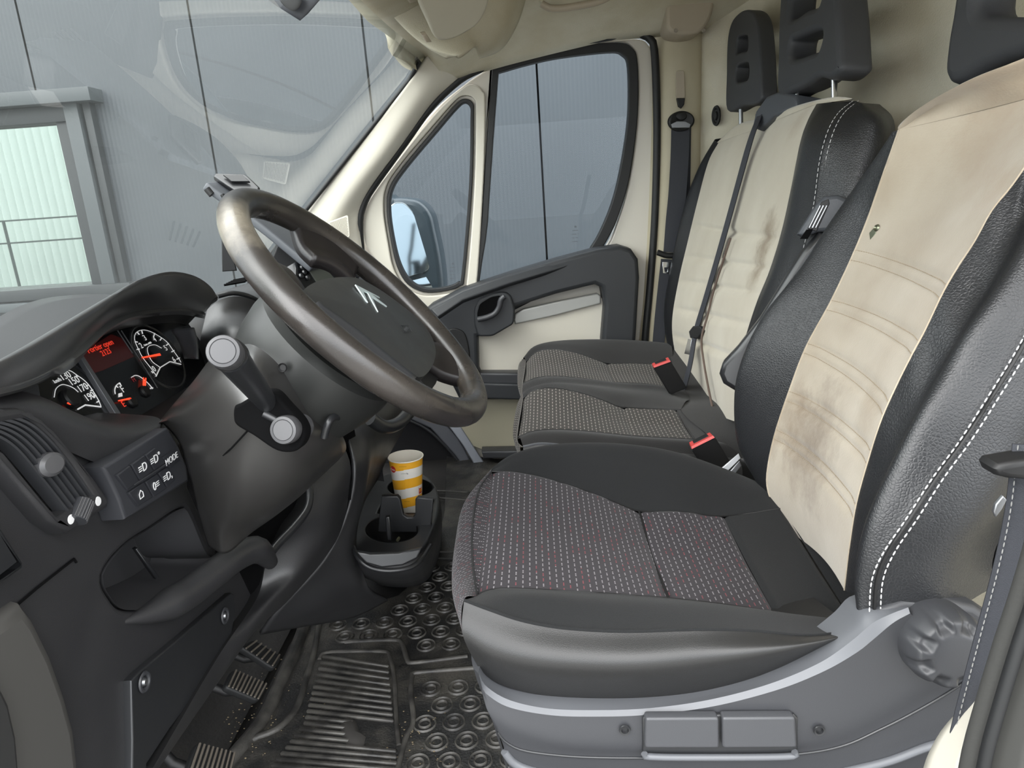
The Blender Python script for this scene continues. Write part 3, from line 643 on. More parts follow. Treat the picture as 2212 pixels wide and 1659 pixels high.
# switch panel
SW = PLg if 0 else mat('switch panel plastic', (50, 51, 55), .45)
plate('switch_panel', kX(-.386, (222, 1009), (363, 924), (385, 960), (405, 1008), (408, 1040), (300, 1106), (272, 1122), (258, 1080), (236, 1032)), PX, .025, SW, da, .003)
BT = mat('switch button plastic', (42, 43, 47), .4)
btn = {'front_fog': [(284, 1004), (313, 984), (333, 1018), (304, 1038)], 'blank': [(253, 1027), (282, 1006), (302, 1040), (277, 1058)], 'headlamp': [(315, 983), (336, 968), (358, 1000), (335, 1016)],
       'MODE': [(352, 989), (373, 974), (391, 992), (368, 1011)], 'hazard': [(278, 1064), (312, 1042), (331, 1074), (299, 1094)], 'rear_fog': [(315, 1041), (341, 1024), (361, 1055), (333, 1073)], 'levelling': [(343, 1022), (362, 1009), (381, 1034), (363, 1053)]}
ico = {'front_fog': '≡D', 'blank': '', 'headlamp': '≡D°', 'MODE': 'MODE', 'hazard': '⌂', 'rear_fog': '0≡', 'levelling': '≡D,'}
for k, q in btn.items():
    b_ = plate('button', kX(-.383, *q), PX, .006, BT, da, .0012)
    c_ = sum(kX(-.3825, *q), V()) / 4
    if ico[k]: text('icon', ico[k], c_, V((0, 1, 0)), V((0, 0, 1)), .0095 if k == 'MODE' else .012, WHT, b_, .0002)
tube('switch_split', kX(-.383, (291, 1047), (372, 994), (376, 996)), .0008, PLg, da, 5)
# near air vent
plate('vent_bezel', kX(-.392, (-60, 900), (0, 882), (45, 880), (95, 905), (150, 962), (205, 1030), (237, 1075), (236, 1096), (150, 1152), (110, 1125), (60, 1065), (0, 992), (-60, 960)), PX, .03, PL, da, .005,
      holes=[kX(-.392, (-40, 925), (20, 912), (62, 905), (110, 943), (160, 1004), (203, 1068), (126, 1113), (62, 1040), (0, 968), (-40, 945))])
vt = thing('air_vent', 'slatted side air vent with a round grey tab at the left end of the dashboard', 'air vent', aX(100, 1000, -.4))
plate('back', kX(-.425, (-60, 900), (62, 885), (220, 1070), (120, 1140), (-60, 960)), PX, .004, DRK, vt, .001)
Rr = kX(-.399, (-10, 885), (62, 905), (112, 945), (162, 1006), (206, 1070)); Ll = kX(-.399, (-110, 930), (-40, 945), (10, 975), (66, 1040), (126, 1113))
for i in range(7):
    t = (i + .6) / 7.4; tube('slat', cat([a.lerp(b, t) for a, b in zip(Rr, Ll)], 6), 0, PLg, vt, flat=V((1, .1, 0)), wid=(.0055, .0011))
lathe('tab', [(0, .008), (.007, .0075), (.0095, .005), (.010, 0)], aX(103, 1004, -.394), V((1, -.25, .1)), KNOB, vt, 28, sc=(1.25, 1))
tw = aX(183, 1103, -.388)
o = lathe('thumbwheel', [(0, -.0095), (.0078, -.0095), (.008, .0095), (0, .0095)], tw + V((-.004, 0, 0)), V((0, .75, .5)), PLg, vt, 20)
for i in range(9):
    a_ = -1.2 + i * .3; tube('thumbwheel_rib', [tw + V((-.004, 0, 0)) + nz(V((0, .75, .5))) * s_ + (V((math.cos(a_), 0, 0)) + nz(V((0, -.5, .75))) * math.sin(a_)) * .0081 for s_ in (-.009, .009)], .0008, KNOB, vt, 5)
for x, y in ((152, 1122), (211, 1083)): lathe('dot_mark', [(0, .001), (.004, .0008), (.0045, 0)], aX(x, y, -.3925), PX, WHT, vt, 16)
v2 = thing('lower_air_vent', 'square-framed outlet at the lower left edge of the dashboard', 'air vent', aX(10, 1200, -.4))
plate('frame', kX(-.395, (-60, 1080), (0, 1133), (52, 1215), (50, 1228), (0, 1263), (-60, 1300)), PX, .02, PLs, v2, .003, holes=[kX(-.395, (-60, 1120), (-6, 1160), (26, 1212), (-5, 1236), (-55, 1270))])
plate('back', kX(-.42, (-60, 1100), (0, 1140), (45, 1215), (0, 1250), (-60, 1290)), PX, .003, DRK, v2, .0005)
# end trim near the door and cover panel with two screws
plate('end_trim', kX(-.398, (-80, 1385), (0, 1335), (56, 1297), (84, 1335), (120, 1410), (150, 1495), (170, 1570), (178, 1640), (180, 1800), (-80, 1800)), PX, .03, mat('end trim plastic', (68, 67, 65), .55), da, .012)
plate('end_pocket', kX(-.390, (-80, 1440), (0, 1475), (22, 1520), (38, 1590), (44, 1660), (44, 1800), (-80, 1800)), PX, .03, mat('end pocket plastic', (45, 45, 45), .5), da, .004)
cv = plate('fuse_cover', kX(-.402, (284, 1470), (300, 1452), (400, 1368), (500, 1280), (507, 1285), (509, 1320), (500, 1372), (480, 1420), (445, 1470), (367, 1575), (318, 1650), (300, 1800), (286, 1800), (287, 1600)), PX, .012, PLs, da, .002)
for x, y in ((312, 1473), (486, 1330)):
    lathe('screw', [(0, -.004), (.006, -.004), (.006, 0), (.0075, .0015), (.0095, .0015), (.0105, 0)], aX(x, y, -.4005), PX, PLg, cv, 24)
    lathe('screw_head', [(0, .002), (.003, .002), (.005, -.002)], aX(x, y, -.4005), PX, STL, cv, 16)
for pts in ([(0, 1338), (80, 1270), (160, 1207), (165, 1215)], ): tube('panel_joint', kX(-.4085, *pts), .0012, DRK, da, 5)
# knee panel and the opening behind it, its shade painted as a black sheet
_k0 = cY([(648, 1040, .97), (670, 1052, .97), (668, 1100, .95), (640, 1140, .92)]) + kX(-.385, (580, 1205)) + kX(-.398, (556, 1290), (470, 1420), (330, 1659))
skin('knee_return', [[p + V((-.07, .03, 0)) for p in _k0], _k0], PLd, da, 50, 4)
skin('knee_panel', [_k0,
                    cY([(690, 1010, 1.01), (715, 1050, 1.0), (715, 1110, .98), (690, 1170, .95), (640, 1240, .91), (580, 1310, .85), (500, 1430, .77), (340, 1664, .645)]),
                    cY([(745, 968, 1.06), (757, 1005, 1.06), (755, 1060, 1.05), (735, 1150, 1.02), (690, 1220, .97), (620, 1300, .91), (526, 1393, .83), (330, 1670, .67)])], PL, da, 50, 8)
tube('knee_panel_edge', cY([(655, 1036, .965), (668, 1060, .96), (664, 1098, .94), (638, 1135, .91), (600, 1175, .875), (577, 1205, .85)]), .006, PLs, da, n=30)
skin('knee_painted_shade', [cY([(440, 1180, .80), (500, 1130, .84), (600, 1060, .93), (700, 960, 1.02), (760, 900, 1.10)]), cY([(500, 1330, .86), (580, 1300, .9), (660, 1210, .98), (740, 1120, 1.08), (780, 1000, 1.12)])], DRK, da, 12, 6)
# steering column shroud
SH = [[(425, 815, .80), (455, 775, .78), (500, 740, .76), (550, 705, .76), (600, 690, .80)],
      [(348, 905, .735), (400, 870, .70), (470, 820, .675), (540, 790, .67), (610, 780, .70)],
      [(352, 915, .725), (430, 925, .67), (520, 890, .645), (600, 880, .655), (690, 895, .72)],
      [(386, 955, .72), (450, 970, .665), (530, 960, .648), (640, 972, .668), (735, 935, .75)],
      [(407, 1020, .72), (470, 1050, .67), (550, 1050, .665), (645, 1045, .70), (748, 968, .82)],
      [(425, 1095, .725), (470, 1130, .70), (540, 1120, .70), (630, 1085, .76), (735, 990, .87)],
      [(450, 1180, .74), (490, 1195, .73), (545, 1150, .76), (620, 1095, .82), (725, 1000, .92)]]
shp = mat('shroud plastic', (46, 45, 44), .34, bump=('noise', 1100, .1, .0003), rvar=.04, spec=1., coat=.3)
sc = thing('steering_column', 'grey steering column shroud between the dashboard and the steering wheel', 'steering column', aY(560, 950, .8))
cols_ = [cY([r[i] for r in SH]) for i in range(5)]
skin('lower_shroud', cols_, shp, sc, 60, 10, th=.004, off=-1)
tube('shroud_joint', cY([(462, 1002, .667), (500, 968, .647), (540, 925, .641)]), .0009, DRK, sc, 5)
tube('ignition_rim', cY([(700, 945, .70), (708, 915, .70), (722, 900, .71), (740, 905, .73)]), .004, PLs, sc, n=14)
WC = V((-.179, .78, .786)); wa = math.radians(43.16); WN = V((math.cos(wa), 0, math.sin(wa))); WU = V((math.sin(wa), 0, -math.cos(wa))); WV = V((0, 1, 0))
lathe('upper_shroud', [(.0, -.05), (.070, -.048), (.083, -.050), (.090, -.058), (.091, -.075), (.088, -.10), (.080, -.13), (.066, -.18)], WC, WN, mat('upper shroud plastic', (42, 43, 42), .42, rvar=.05), sc, 56, sc=(1, 1))
lathe('shroud_screw', [(0, -.001), (.003, -.001), (.0045, .001), (.005, 0)], aY(610, 794, .683), V((-.1, -1, .1)), PLd, sc, 16)
# stalks
pl_ = kY(.652, (519, 868), (530, 862), (570, 840), (600, 838), (630, 868), (662, 905), (668, 935), (650, 962), (610, 962), (560, 930), (524, 908), (517, 890))
plate('stalk_slot_shade', [p + V((0, -.016, 0)) for p in pl_], V((-.05, -1, .1)), .02, DRK, sc, .003, smooth=True)  # black plate on the shroud paints the shade of the slot recess
st1 = thing('indicator_stalk', 'black control stalk with a wide round grey end knob, the upper of the two', 'stalk', aY(560, 850, .63), 'steering column stalks')
A_, B_ = aY(588, 884, .655), aY(500, 772, .565)
tube('lever', [A_, A_.lerp(B_, .25), A_.lerp(B_, .6), B_], .0105, PLs, st1, 20, n=20, taper=lambda t: .85 + .45 * t)
lathe('boot', [(.018, -.006), (.018, .004), (.012, .010), (0, .012)], A_, V((-.2, -1, .3)), PLd, st1, 28)
ax_ = nz(aY(478, 757, .53) - aY(512, 778, .60))
lathe('collar', [(0, -.022), (.0135, -.022), (.0145, -.012), (.0145, .003), (.013, .005), (0, .005)], aY(495, 767, .565), ax_, PLd, st1, 36)
kb = lathe('knob', [(.0115, 0), (.0134, .002), (.0134, .015), (.0125, .0178), (.0102, .0183), (.0098, .0176), (.0094, .0183), (0, .0186)], aY(490, 764, .558), ax_, KNOB, st1, 36)
st2 = thing('cruise_stalk', 'short control stalk with a round grey end knob, the lower of the two', 'stalk', aY(628, 920, .64), 'steering column stalks')
ax2 = V((-.12, -1, .25))
lathe('knob', [(0, -.02), (.0125, -.02), (.012, .006), (.0136, .009), (.0136, .017), (.0127, .020), (.0102, .0205), (.0098, .0198), (.0094, .0205), (0, .0208)], aY(632, 925, .64), ax2, KNOB, st2, 36)
tube('lever', kY(.637, (570, 893), (618, 918)), .004, PLs, st2)
# ================================================================ steering wheel
sw = thing('steering_wheel', 'worn black leather steering wheel with a silver double chevron badge on its hub', 'steering wheel', tuple(WC))
def wp(px, py, off=0.0): return aP(px, py, WC + WN * off, WN)
def wr(t, r=.1636, off=0.0): return WC + WN * off + (WU * math.cos(t) + WV * math.sin(t)) * r
tube('rim', [wr(2 * math.pi * i / 128) for i in range(128)], .0158, LEAW, sw, 20, closed=True)
WHB = mat('wheel hub plastic', (44, 45, 45), .48, bump=('noise', 1500, .15, .0003), rvar=.05)
hubp = [wp(*q, .004) for q in ((655, 628), (680, 610), (717, 600), (768, 600), (805, 616), (849, 645), (903, 688), (931, 724), (941, 757), (933, 792), (905, 815), (852, 784), (800, 742), (768, 716), (700, 667), (664, 642))]
pad('hub', hubp, WN, .006, .03, WHB, sw, 8, smooth=True)
pad('hub_base', [wp(a, b, -.020) for a, b in ((640, 655), (680, 625), (760, 600), (850, 650), (930, 740), (950, 800), (920, 850), (850, 830), (770, 775), (690, 700))], WN, .0, .02, PLd, sw, 4)
CHV = mat('badge silver', (215, 228, 228), .3, .6)
def chev(ap, l, r_, w):
    A, B, C_ = wp(*ap, .0112), wp(*l, .0112), wp(*r_, .0112); m_ = nz(((B + C_) / 2 - A))
    plate('badge_chevron', [A, C_, C_ + m_ * w * .2, A + m_ * w, B + m_ * w * .2, B], WN, .002, CHV, sw, .0006)
chev((768, 614), (792, 650), (818, 640), .011); chev((791, 626), (815, 670), (834, 659), .011)
skin('hub_trim', [[wp(a, b, .003) for a, b in ((684, 655), (700, 668), (768, 717), (800, 743), (852, 785), (895, 818))], [wp(a, b, -.002) for a, b in ((668, 668), (686, 684), (752, 736), (784, 763), (834, 806), (880, 840))]], PLg, sw, 20, 4, th=.004)
hb_ = [wp(*q, .0105) for q in ((866, 703), (882, 703), (890, 716), (874, 718))]
text('airbag_mark', 'AIRBAG', wp(878, 711, .0112), WV, -WU, .006, PLg, sw, .0001)
tube('airbag_mark_frame', hb_, .0004, PLg, sw, 4, closed=True)
LSP = mat('spoke leather', (37, 34, 34), .36, bump=('noise', 700, .25, .0005))
def spoke(t0, t1, r0, name='spoke'):
    cs = []
    for s_ in (-1, -.5, 0, .5, 1):
        tt = (t0 + t1) / 2 + (t1 - t0) / 2 * s_; lift = .006 * (1 - s_ * s_)
        cs.append([wr(tt, r0, -.008 + lift), wr(tt, r0 + (.155 - r0) * .5, -.010 + lift), wr(tt, .15, -.002 + lift), wr(tt, .163, .006)])
    return skin(name, cs, LSP, sw, 14, 5, th=.016, off=-1)
spoke(math.radians(108), math.radians(146), .10); spoke(math.radians(22), math.radians(52), .09)
spoke(math.radians(-52), math.radians(-22), .09); spoke(math.radians(-146), math.radians(-108), .10)
# ================================================================ radio, clipboard, far vents
ra = thing('radio', 'glossy black radio with a small grey display seen through the steering wheel', 'radio', aY(710, 590, 1.28))
RN = nz(V((1, -.25, .45)))
r0 = aY(700, 585, 1.3)
def rpn(px, py, o=0): return aP(px, py, r0 + RN * o, RN)
plate('body', [rpn(a, b) for a, b in ((640, 600), (640, 565), (700, 552), (745, 552), (790, 620), (780, 690), (700, 690))], RN, .05, GLS, ra, .004)
plate('display', [rpn(a, b, .002) for a, b in ((668, 583), (700, 576), (722, 600), (686, 612))], RN, .002, mat('grey lcd', (96, 100, 94), .3), ra, .0005)
for i in range(5): tube('trim_line', [rpn(706 + i * 8, 566 - i * 1, .003), rpn(752 + i * 8, 604 - i * 2, .003)], .002, PLs if i % 2 else STL, ra, 6)
for x, y in ((652, 578), (657, 588), (650, 596), (664, 600)): lathe('button', [(0, .003), (.004, .003), (.005, 0)], rpn(x, y, .001), RN, PLs, ra, 12)
cb = thing('clipboard_holder', 'raised grey clipboard holder with a clip standing on the middle of the dashboard', 'clipboard', aY(600, 520, 1.3))
HLD = mat('holder plastic', (74, 77, 82), .45, bump=('noise', 900, .3, .0005))
c1 = [aY(441, 401, 1.24), aY(560, 490, 1.235), aY(672, 582, 1.23)]; c2 = [aY(500, 396, 1.42), aY(622, 470, 1.40), aY(742, 562, 1.38)]
nn_ = (c2[1] - c1[1]).cross(c1[2] - c1[0]).normalized(); nn_ = nn_ if nn_.x < 0 else -nn_
sk = skin('board', [c1, c2], HLD, cb, 20, 4); solid(sk, .014, 0, .003)
plate('clip_base', [aY(a, b, 1.30) for a, b in ((461, 380), (466, 373), (528, 375), (536, 380), (561, 404), (559, 412), (512, 414), (490, 400))], V((.25, -.7, .75)), .012, PLs, cb, .003)
plate('clip_window', [aY(a, b, 1.297) for a, b in ((482, 377), (524, 378), (540, 392), (500, 391))], V((.25, -.7, .75)), .004, GLS, cb, .001)
tube('foot', kY(1.24, (447, 408), (458, 421)), .006, PLd, cb, 8); tube('foot', kY(1.24, (480, 420), (486, 430)), .004, PLd, cb, 8)
plate('stand', kY(1.26, (478, 500), (496, 520), (512, 585), (480, 587)), V((.4, -1, 0)), .03, PLd, cb, .002)
plate('stand', kY(1.30, (585, 560), (600, 530), (650, 560), (670, 600), (640, 625), (600, 610)), V((.4, -1, 0)), .05, PLd, cb, .003)
# ================================================================ centre console
cn = thing('centre_console', 'black centre console between the footwells with two cup holders at its foot', 'console', aZ(800, 1280, .1))
skin('side', [cY([(660, 860, 1.20), (720, 900, 1.14), (757, 985, 1.07), (752, 1080, 1.05), (700, 1200, 1.02), (600, 1310, 1.0), (560, 1365, 1.0)]),
              cY([(740, 850, 1.24), (775, 900, 1.17), (790, 985, 1.11), (780, 1070, 1.09), (745, 1180, 1.05), (690, 1290, 1.04), (640, 1350, 1.05)]),
              cY([(830, 850, 1.30), (825, 910, 1.24), (806, 975, 1.18), (786, 1035, 1.15), (766, 1105, 1.12), (756, 1190, 1.09), (768, 1262, 1.08), (760, 1328, 1.15)]),
              cY([(905, 850, 1.38), (870, 920, 1.34), (832, 985, 1.30), (812, 1030, 1.30), (778, 1090, 1.2), (763, 1178, 1.12), (792, 1262, 1.10), (835, 1292, 1.2)])], PL, cn, 60, 8, th=.006, off=-1)
skin('far_side', [cY([(905, 850, 1.38), (832, 985, 1.30), (830, 1040, 1.30)]), [p + V((-.25, .12, 0)) for p in cY([(905, 850, 1.38), (832, 985, 1.30), (830, 1040, 1.30)])]], PL, cn, 10, 4)
tube('panel_seam', cY([(825, 930, 1.225), (795, 965, 1.15), (763, 998, 1.075), (757, 1020, 1.06), (755, 1080, 1.045)]), .0022, DRK, cn, 6, n=20)
tube('lower_bowl', cY([(800, 905, 1.14), (830, 922, 1.16), (860, 915, 1.2), (885, 890, 1.25)]), .012, PLs, cn, n=20)
TZ = .315
def tz(*l): return [aZ(a, b, TZ) for a, b in l]
rimo = tz((800, 1045), (836, 1024), (885, 1018), (925, 1030), (946, 1062), (947, 1105), (932, 1150), (910, 1186), (870, 1202), (815, 1203), (776, 1196), (766, 1178), (764, 1130), (778, 1080))
def ell(cx, cy, rx, ry, n=30): return tz(*[(cx + rx * math.cos(6.2832 * i / n), cy + ry * math.sin(6.2832 * i / n)) for i in range(n)])
h1 = ell(846, 1143, 56, 28); h2 = ell(886, 1052, 48, 20)
h3 = tz((828, 1078), (938, 1078), (926, 1108), (815, 1108))
TR = mat('cup holder plastic', (38, 39, 41), .4, rvar=.06)
hl_ = plate('cup_holder', cat(rimo, 4, True), V((0, 0, 1)), .012, TR, cn, .004, holes=[h1, h2, h3])
for h in (h1, h2, h3):
    c_ = sum(h, V()) / len(h); dn = [c_ + (p - c_) * .86 + V((0, 0, -.07)) for p in h]
    skin('well', [h + [h[0]], dn + [dn[0]]], PLd, hl_, 40, 4, sm=False)
    plate('well_floor', dn, V((0, 0, 1)), .003, PLd, hl_, .0005)
ro = cat(rimo, 4, True)
cc_ = sum(ro, V()) / len(ro)
def rk(sc_, dz, dy=0, dx=0): return [cc_ + (p - cc_) * sc_ + V((dx, dy, dz)) for p in ro + ro[:1]]
skin('skirt', [rk(1.0, -.006), rk(1.03, -.02, 0), rk(1.03, -.05, .02, -.004), rk(1.02, -.10, .09, -.015), rk(1.0, -.16, .18, -.03), rk(1.0, ZF - TZ, .27, -.045)], PL, hl_, 90, 4, sm=False)
fr_ = [aP(a, b, aY(840, 1215, 1.045), V((.25, -1, .25))) for a, b in ((768, 1191), (800, 1196), (860, 1194), (912, 1183), (902, 1206), (870, 1222), (825, 1227), (790, 1217))]
plate('front_lip', fr_, V((.25, -1, .25)), .012, PLs, hl_, .003)
tube('front_edge', cY([(763, 1182, 1.075), (775, 1207, 1.05), (800, 1226, 1.043), (840, 1233, 1.042), (885, 1226, 1.052), (912, 1206, 1.075), (930, 1178, 1.12)]), .004, PLs, hl_, n=30)
# wall with a U notch that holds the cup
y_ = 1.19
wl = kY(y_, (824, 1072), (858, 1072), (864, 1078), (868, 1098), (871, 1112), (880, 1118), (892, 1118), (897, 1112), (897, 1080), (902, 1075), (936, 1078), (930, 1150), (815, 1150))
plate('divider_wall', wl, NY, .012, TR, hl_, .002)
plate('well_post', kY(1.14, (832, 1118), (841, 1116), (846, 1168), (836, 1168)), NY, .01, PLs, hl_, .002)
# paper cup
CUPW = mat('cup card', (232, 226, 214), .5); CB = bpy.data.materials.new('printed cup'); CB.use_nodes = True; t = CB.node_tree; N = t.nodes; L = t.links; b = N['Principled BSDF']
b.inputs['Roughness'].default_value = .3
uv = N.new('ShaderNodeUVMap'); sp = N.new('ShaderNodeSeparateXYZ'); L.new(uv.outputs[0], sp.inputs[0])
w_ = mnode(N, L, 'MULTIPLY', mnode(N, L, 'SINE', mnode(N, L, 'MULTIPLY_ADD', sp.outputs[0], 34., 1.0)), .0055)
vv_ = mnode(N, L, 'ADD', sp.outputs[1], w_); band = mnode(N, L, 'LESS_THAN', mnode(N, L, 'FRACT', mnode(N, L, 'DIVIDE', vv_, .0405)), .5)
mx = N.new('ShaderNodeMix'); mx.data_type = 'RGBA'; L.new(band, mx.inputs[0]); mx.inputs[6].default_value = lin((236, 232, 224)); mx.inputs[7].default_value = lin((244, 178, 48)); L.new(mx.outputs[2], b.inputs['Base Color'])
ct = aY(876, 986, 1.30); cbt = aY(886, 1112, 1.30); cax = nz(ct - cbt); ch = (ct - cbt).length + .012; cbt = ct - cax * ch
cup = thing('paper_cup', 'orange and white striped paper cup standing in the rear cup holder', 'cup', tuple(cbt))
def ringp(r, h, n=40):
    x, y, z = basis(cax); return [cbt + cax * h + (x * math.cos(6.2832 * k / n) + y * math.sin(6.2832 * k / n)) * r for k in range(n + 1)]
RT, RB = .0335, .0225
skin('wall', [ringp(RT, ch), ringp(RT * .5 + RB * .5, ch / 2), ringp(RB, .002)], CB, cup, 60, 10, sm=False, lin=True)
skin('inside', [ringp(RT - .0006, ch), ringp(RB - .001, .004)], CUPW, cup, 50, 2, sm=False)
tube('lip', ringp(RT + .0006, ch)[:-1], .0013, CUPW, cup, 8, closed=True)
lathe('base', [(0, 0), (RB, 0)], cbt + cax * .004, cax, CUPW, cup, 30)
def cpt(px, py, o=.0006):              # nearest hit of the pixel ray with the cup cone
    r = ray(px, py); best = None
    for i in range(400):
        p = EYE + r * (1.0 + i * .0012); h = (p - cbt).dot(cax)
        if 0 < h < ch and ((p - cbt) - cax * h).length < RB + (RT - RB) * h / ch + o: return p
    return EYE + r * 1.3
def cpn(p): h = (p - cbt).dot(cax); return nz((p - cbt) - cax * h)
for c_, rr, nm, m_ in (((849, 1014), .0068, 'round_badge', mat('cup red', (185, 40, 38), .4)),):
    p = cpt(*c_); n = cpn(p); lathe(nm, [(0, .0005), (rr, 0), (rr, -.001)], p, n, m_, cup, 24)
    text('badge_text', 'Coca', p + n * .0008, cax.cross(n), cax, .006, CUPW, cup, .0001)
p = cpt(908, 1058); n = cpn(p); x_ = cax.cross(n)
plate('square_badge', [p + x_ * a + cax * b for a, b in ((-.0045, -.007), (.0045, -.007), (.0045, .007), (-.0045, .007))], n, .001, bpy.data.materials['cup red'], cup, .0001)
text('badge_text', 'm', p + n * .0008, x_, cax, .012, mat('badge yellow', (250, 190, 60), .5), cup, .0001)
BKP = mat('black print', (30, 28, 26), .6)
for (a, b, s_) in ((864, 1008, '———'), (868, 1023, '——·la'), (873, 1083, '—·—')):
    p = cpt(a + 6, b); n = cpn(p); text('print', s_, p + n * .0006, cax.cross(n), cax, .0048, BKP, cup, .0001)
wr_ = thing('straw_wrapper', 'crumpled clear straw wrapper lying in the front cup holder', 'wrapper', tuple(aZ(868, 1155, .27)))
tube('wrapper', [aZ(858, 1168, .27), aZ(866, 1156, .275), aZ(872, 1147, .285), aZ(878, 1140, .295)], .003, mat('crumpled film', (150, 150, 120), .3, bump=('noise', 400, .9, .004)), wr_, 6, n=14)
# ================================================================ pedals
def pedal(name, label, quad, y, n, nr, y2=None):
    t = thing(name, label, 'pedal', tuple(aY(*quad[0], y)), 'pedals')
    p0 = aY(sum(q[0] for q in quad) / 4, sum(q[1] for q in quad) / 4, y)
    P = [aP(a, b, p0, n) for a, b in quad]
    plate('pad', P, n, .012, RUB, t, .003, r=.008)
    for i in range(nr):
        u = (i + .7) / (nr + .4)
        tube('rib', [P[0].lerp(P[1], u).lerp(P[3].lerp(P[2], u), v) + n * .002 for v in (.06, .94)], .0016, mat('pedal rib', (96, 90, 82), .5) if not bpy.data.materials.get('pedal rib') else bpy.data.materials['pedal rib'], t, 6)
    c_ = sum(P, V()) / 4
    tube('arm', [c_ - n * .01, c_ - n * .03 + V((-.03, 0, .02)), c_ + V((-.10, 0, .12)), c_ + V((-.13, 0, .26))], .007, PLd, t, n=14)
pn = nz(V((.75, -.05, .65)))
pedal('clutch_pedal', 'ribbed black clutch pedal, nearest to the driver door', [(425, 1602), (512, 1625), (496, 1690), (402, 1668)], .74, pn, 9)
pedal('brake_pedal', 'ribbed black brake pedal between the clutch and the accelerator', [(504, 1444), (580, 1478), (560, 1515), (486, 1484)], .87, pn, 9)
pedal('accelerator_pedal', 'long ribbed black accelerator pedal beside the console', [(520, 1398), (594, 1446), (610, 1418), (548, 1380)][::1], .99, pn, 6)
# footwell front slope
skin('footwell_slope', [[V((-.98, .3, .42)), V((-.98, 2.0, .42))], [V((-.72, .3, .22)), V((-.72, 2.0, .22))], [V((-.58, .3, .115)), V((-.58, 2.0, .115))], [V((-.5, .3, .10)), V((-.5, 2., .10))]], FLOORC, None, 12, 5)
st(bpy.data.objects['footwell_slope']).name = 'trim_9'
# ================================================================ rubber mat
MATM = mat('dirty rubber mat', (36, 36, 36), .45, bump=('noise', 260, .8, .002), col2=(86, 83, 77), nsc=14, nlo=.45, nhi=.75, rvar=.18)
MATR = mat('worn mat ridge', (84, 82, 78), .45, col2=(44, 43, 42), nsc=25, bump=('noise', 300, .5, .001))
MZ = ZF + .006
def mz(*l, z=MZ): return [aZ(a, b, z) for a, b in l]
fm = thing('floor_mat', 'worn muddy black rubber mat with ribs and ring studs in the driver footwell', 'floor mat', tuple(aZ(800, 1500, MZ)))
base = mz((655, 1335), (760, 1318), (860, 1285), (935, 1220), (960, 1100), (965, 985), (1160, 1010), (1250, 1300), (1300, 1560), (1250, 1800), (380, 1800), (480, 1670), (560, 1560), (600, 1470))
plate('sheet', base, V((0, 0, 1)), .006, MATM, fm, .002)
def ridge(nm, pts, r=.005, z=MZ, n=30): return tube(nm, [aZ(a, b, z) for a, b in pts], r, MATR, fm, 8, n=n)
ridge('side_wall', [(662, 1335), (640, 1400), (606, 1475), (565, 1560), (500, 1640), (470, 1690)], .012)
ridge('border_ridge', [(690, 1345), (678, 1410), (660, 1470), (640, 1530), (600, 1575), (540, 1600), (505, 1640), (480, 1700)], .006)
ridge('border_ridge', [(745, 1388), (770, 1386), (850, 1383), (868, 1390), (880, 1425), (895, 1432), (1010, 1418)], .0045, n=50)
ridge('border_ridge', [(1035, 1443), (905, 1453), (890, 1462), (888, 1500), (893, 1560), (875, 1600), (850, 1700)], .0045, n=50)
ridge('border_ridge', [(690, 1425), (700, 1412), (740, 1408), (830, 1408), (842, 1420), (852, 1470), (856, 1550), (862, 1610)], .004, n=50)
bm = bmesh.new()
for i in range(21):
    t_ = i / 20
    y0 = 1418 + 262 * t_
    xl = 697 - 70 * max(0, t_) ** .9 - (60 * max(0, (t_ - .55) / .45)); xr = 840 + 24 * t_
    a, b = aZ(xl, y0, MZ + .001), aZ(xr, y0 + 22, MZ + .001)
    if 1545 < y0 < 1590: b = a.lerp(b, .55)
    d = b - a; rot = Matrix.Rotation(math.atan2(d.y, d.x), 3, 'Z')
    add_box(bm, (a + b) / 2, (d.length, .0066, .006), rot, .0018, 1)
ribs_ = bmesh_link('foot_ribs', bm, MATR, fm, 40)
bm = bmesh.new()
p0 = aZ(800, 1600, MZ); poly = [(700, 1345), (800, 1330), (880, 1290), (940, 1215), (1060, 1190), (1100, 1300), (1010, 1408), (900, 1422), (880, 1378), (740, 1378)]
poly2 = [(905, 1470), (1045, 1455), (1200, 1480), (1200, 1760), (900, 1760)]
def inside(x, y, P):
    c = False; n = len(P)
    for i in range(n):
        x1, y1 = P[i]; x2, y2 = P[i - 1]
        if (y1 > y) != (y2 > y) and x < (x2 - x1) * (y - y1) / (y2 - y1) + x1: c = not c
    return c
def proj(p): c = CM.transposed() @ (p - EYE); return CX + FPX * c.x / c.z, CY + FPX * c.y / c.z
for i in range(-14, 12):
    for j in range(-4, 24):
        p = V((-.20 + i * .046 + (.023 if j % 2 else 0), .85 + j * .040, MZ)); q = proj(p)
        if inside(*q, poly) or inside(*q, poly2):
            for (r, h, w) in ((.0185, .003, .0028), (.0105, .0035, .0028)):
                k = 20; R = []
                for rr, hh in ((r - w, 0), (r - w * .5, h), (r, 0)): R.append([bm.verts.new(p + V((math.cos(6.2832 * a / k) * rr, math.sin(6.2832 * a / k) * rr, hh))) for a in range(k)])
                for A, B in zip(R, R[1:]):
                    for a in range(k): bm.faces.new((A[a], A[(a + 1) % k], B[(a + 1) % k], B[a]))
studs_ = bmesh_link('ring_studs', bm, MATR, fm, 50)
sh_ = [o for o in fm.children if o.name.startswith('sheet')][0]; bm = bmesh.new(); bm.from_mesh(sh_.data)   # the moulded relief belongs to the sheet
for q in (ribs_, studs_):
    n0 = len(bm.faces); bm.from_mesh(q.data); bm.faces.ensure_lookup_table(); off_ = q.location - sh_.location
    fs = bm.faces[n0:]
    for v in {v for f in fs for v in f.verts}: v.co += off_
    for f in fs: f.material_index = 1
    bpy.data.objects.remove(q)
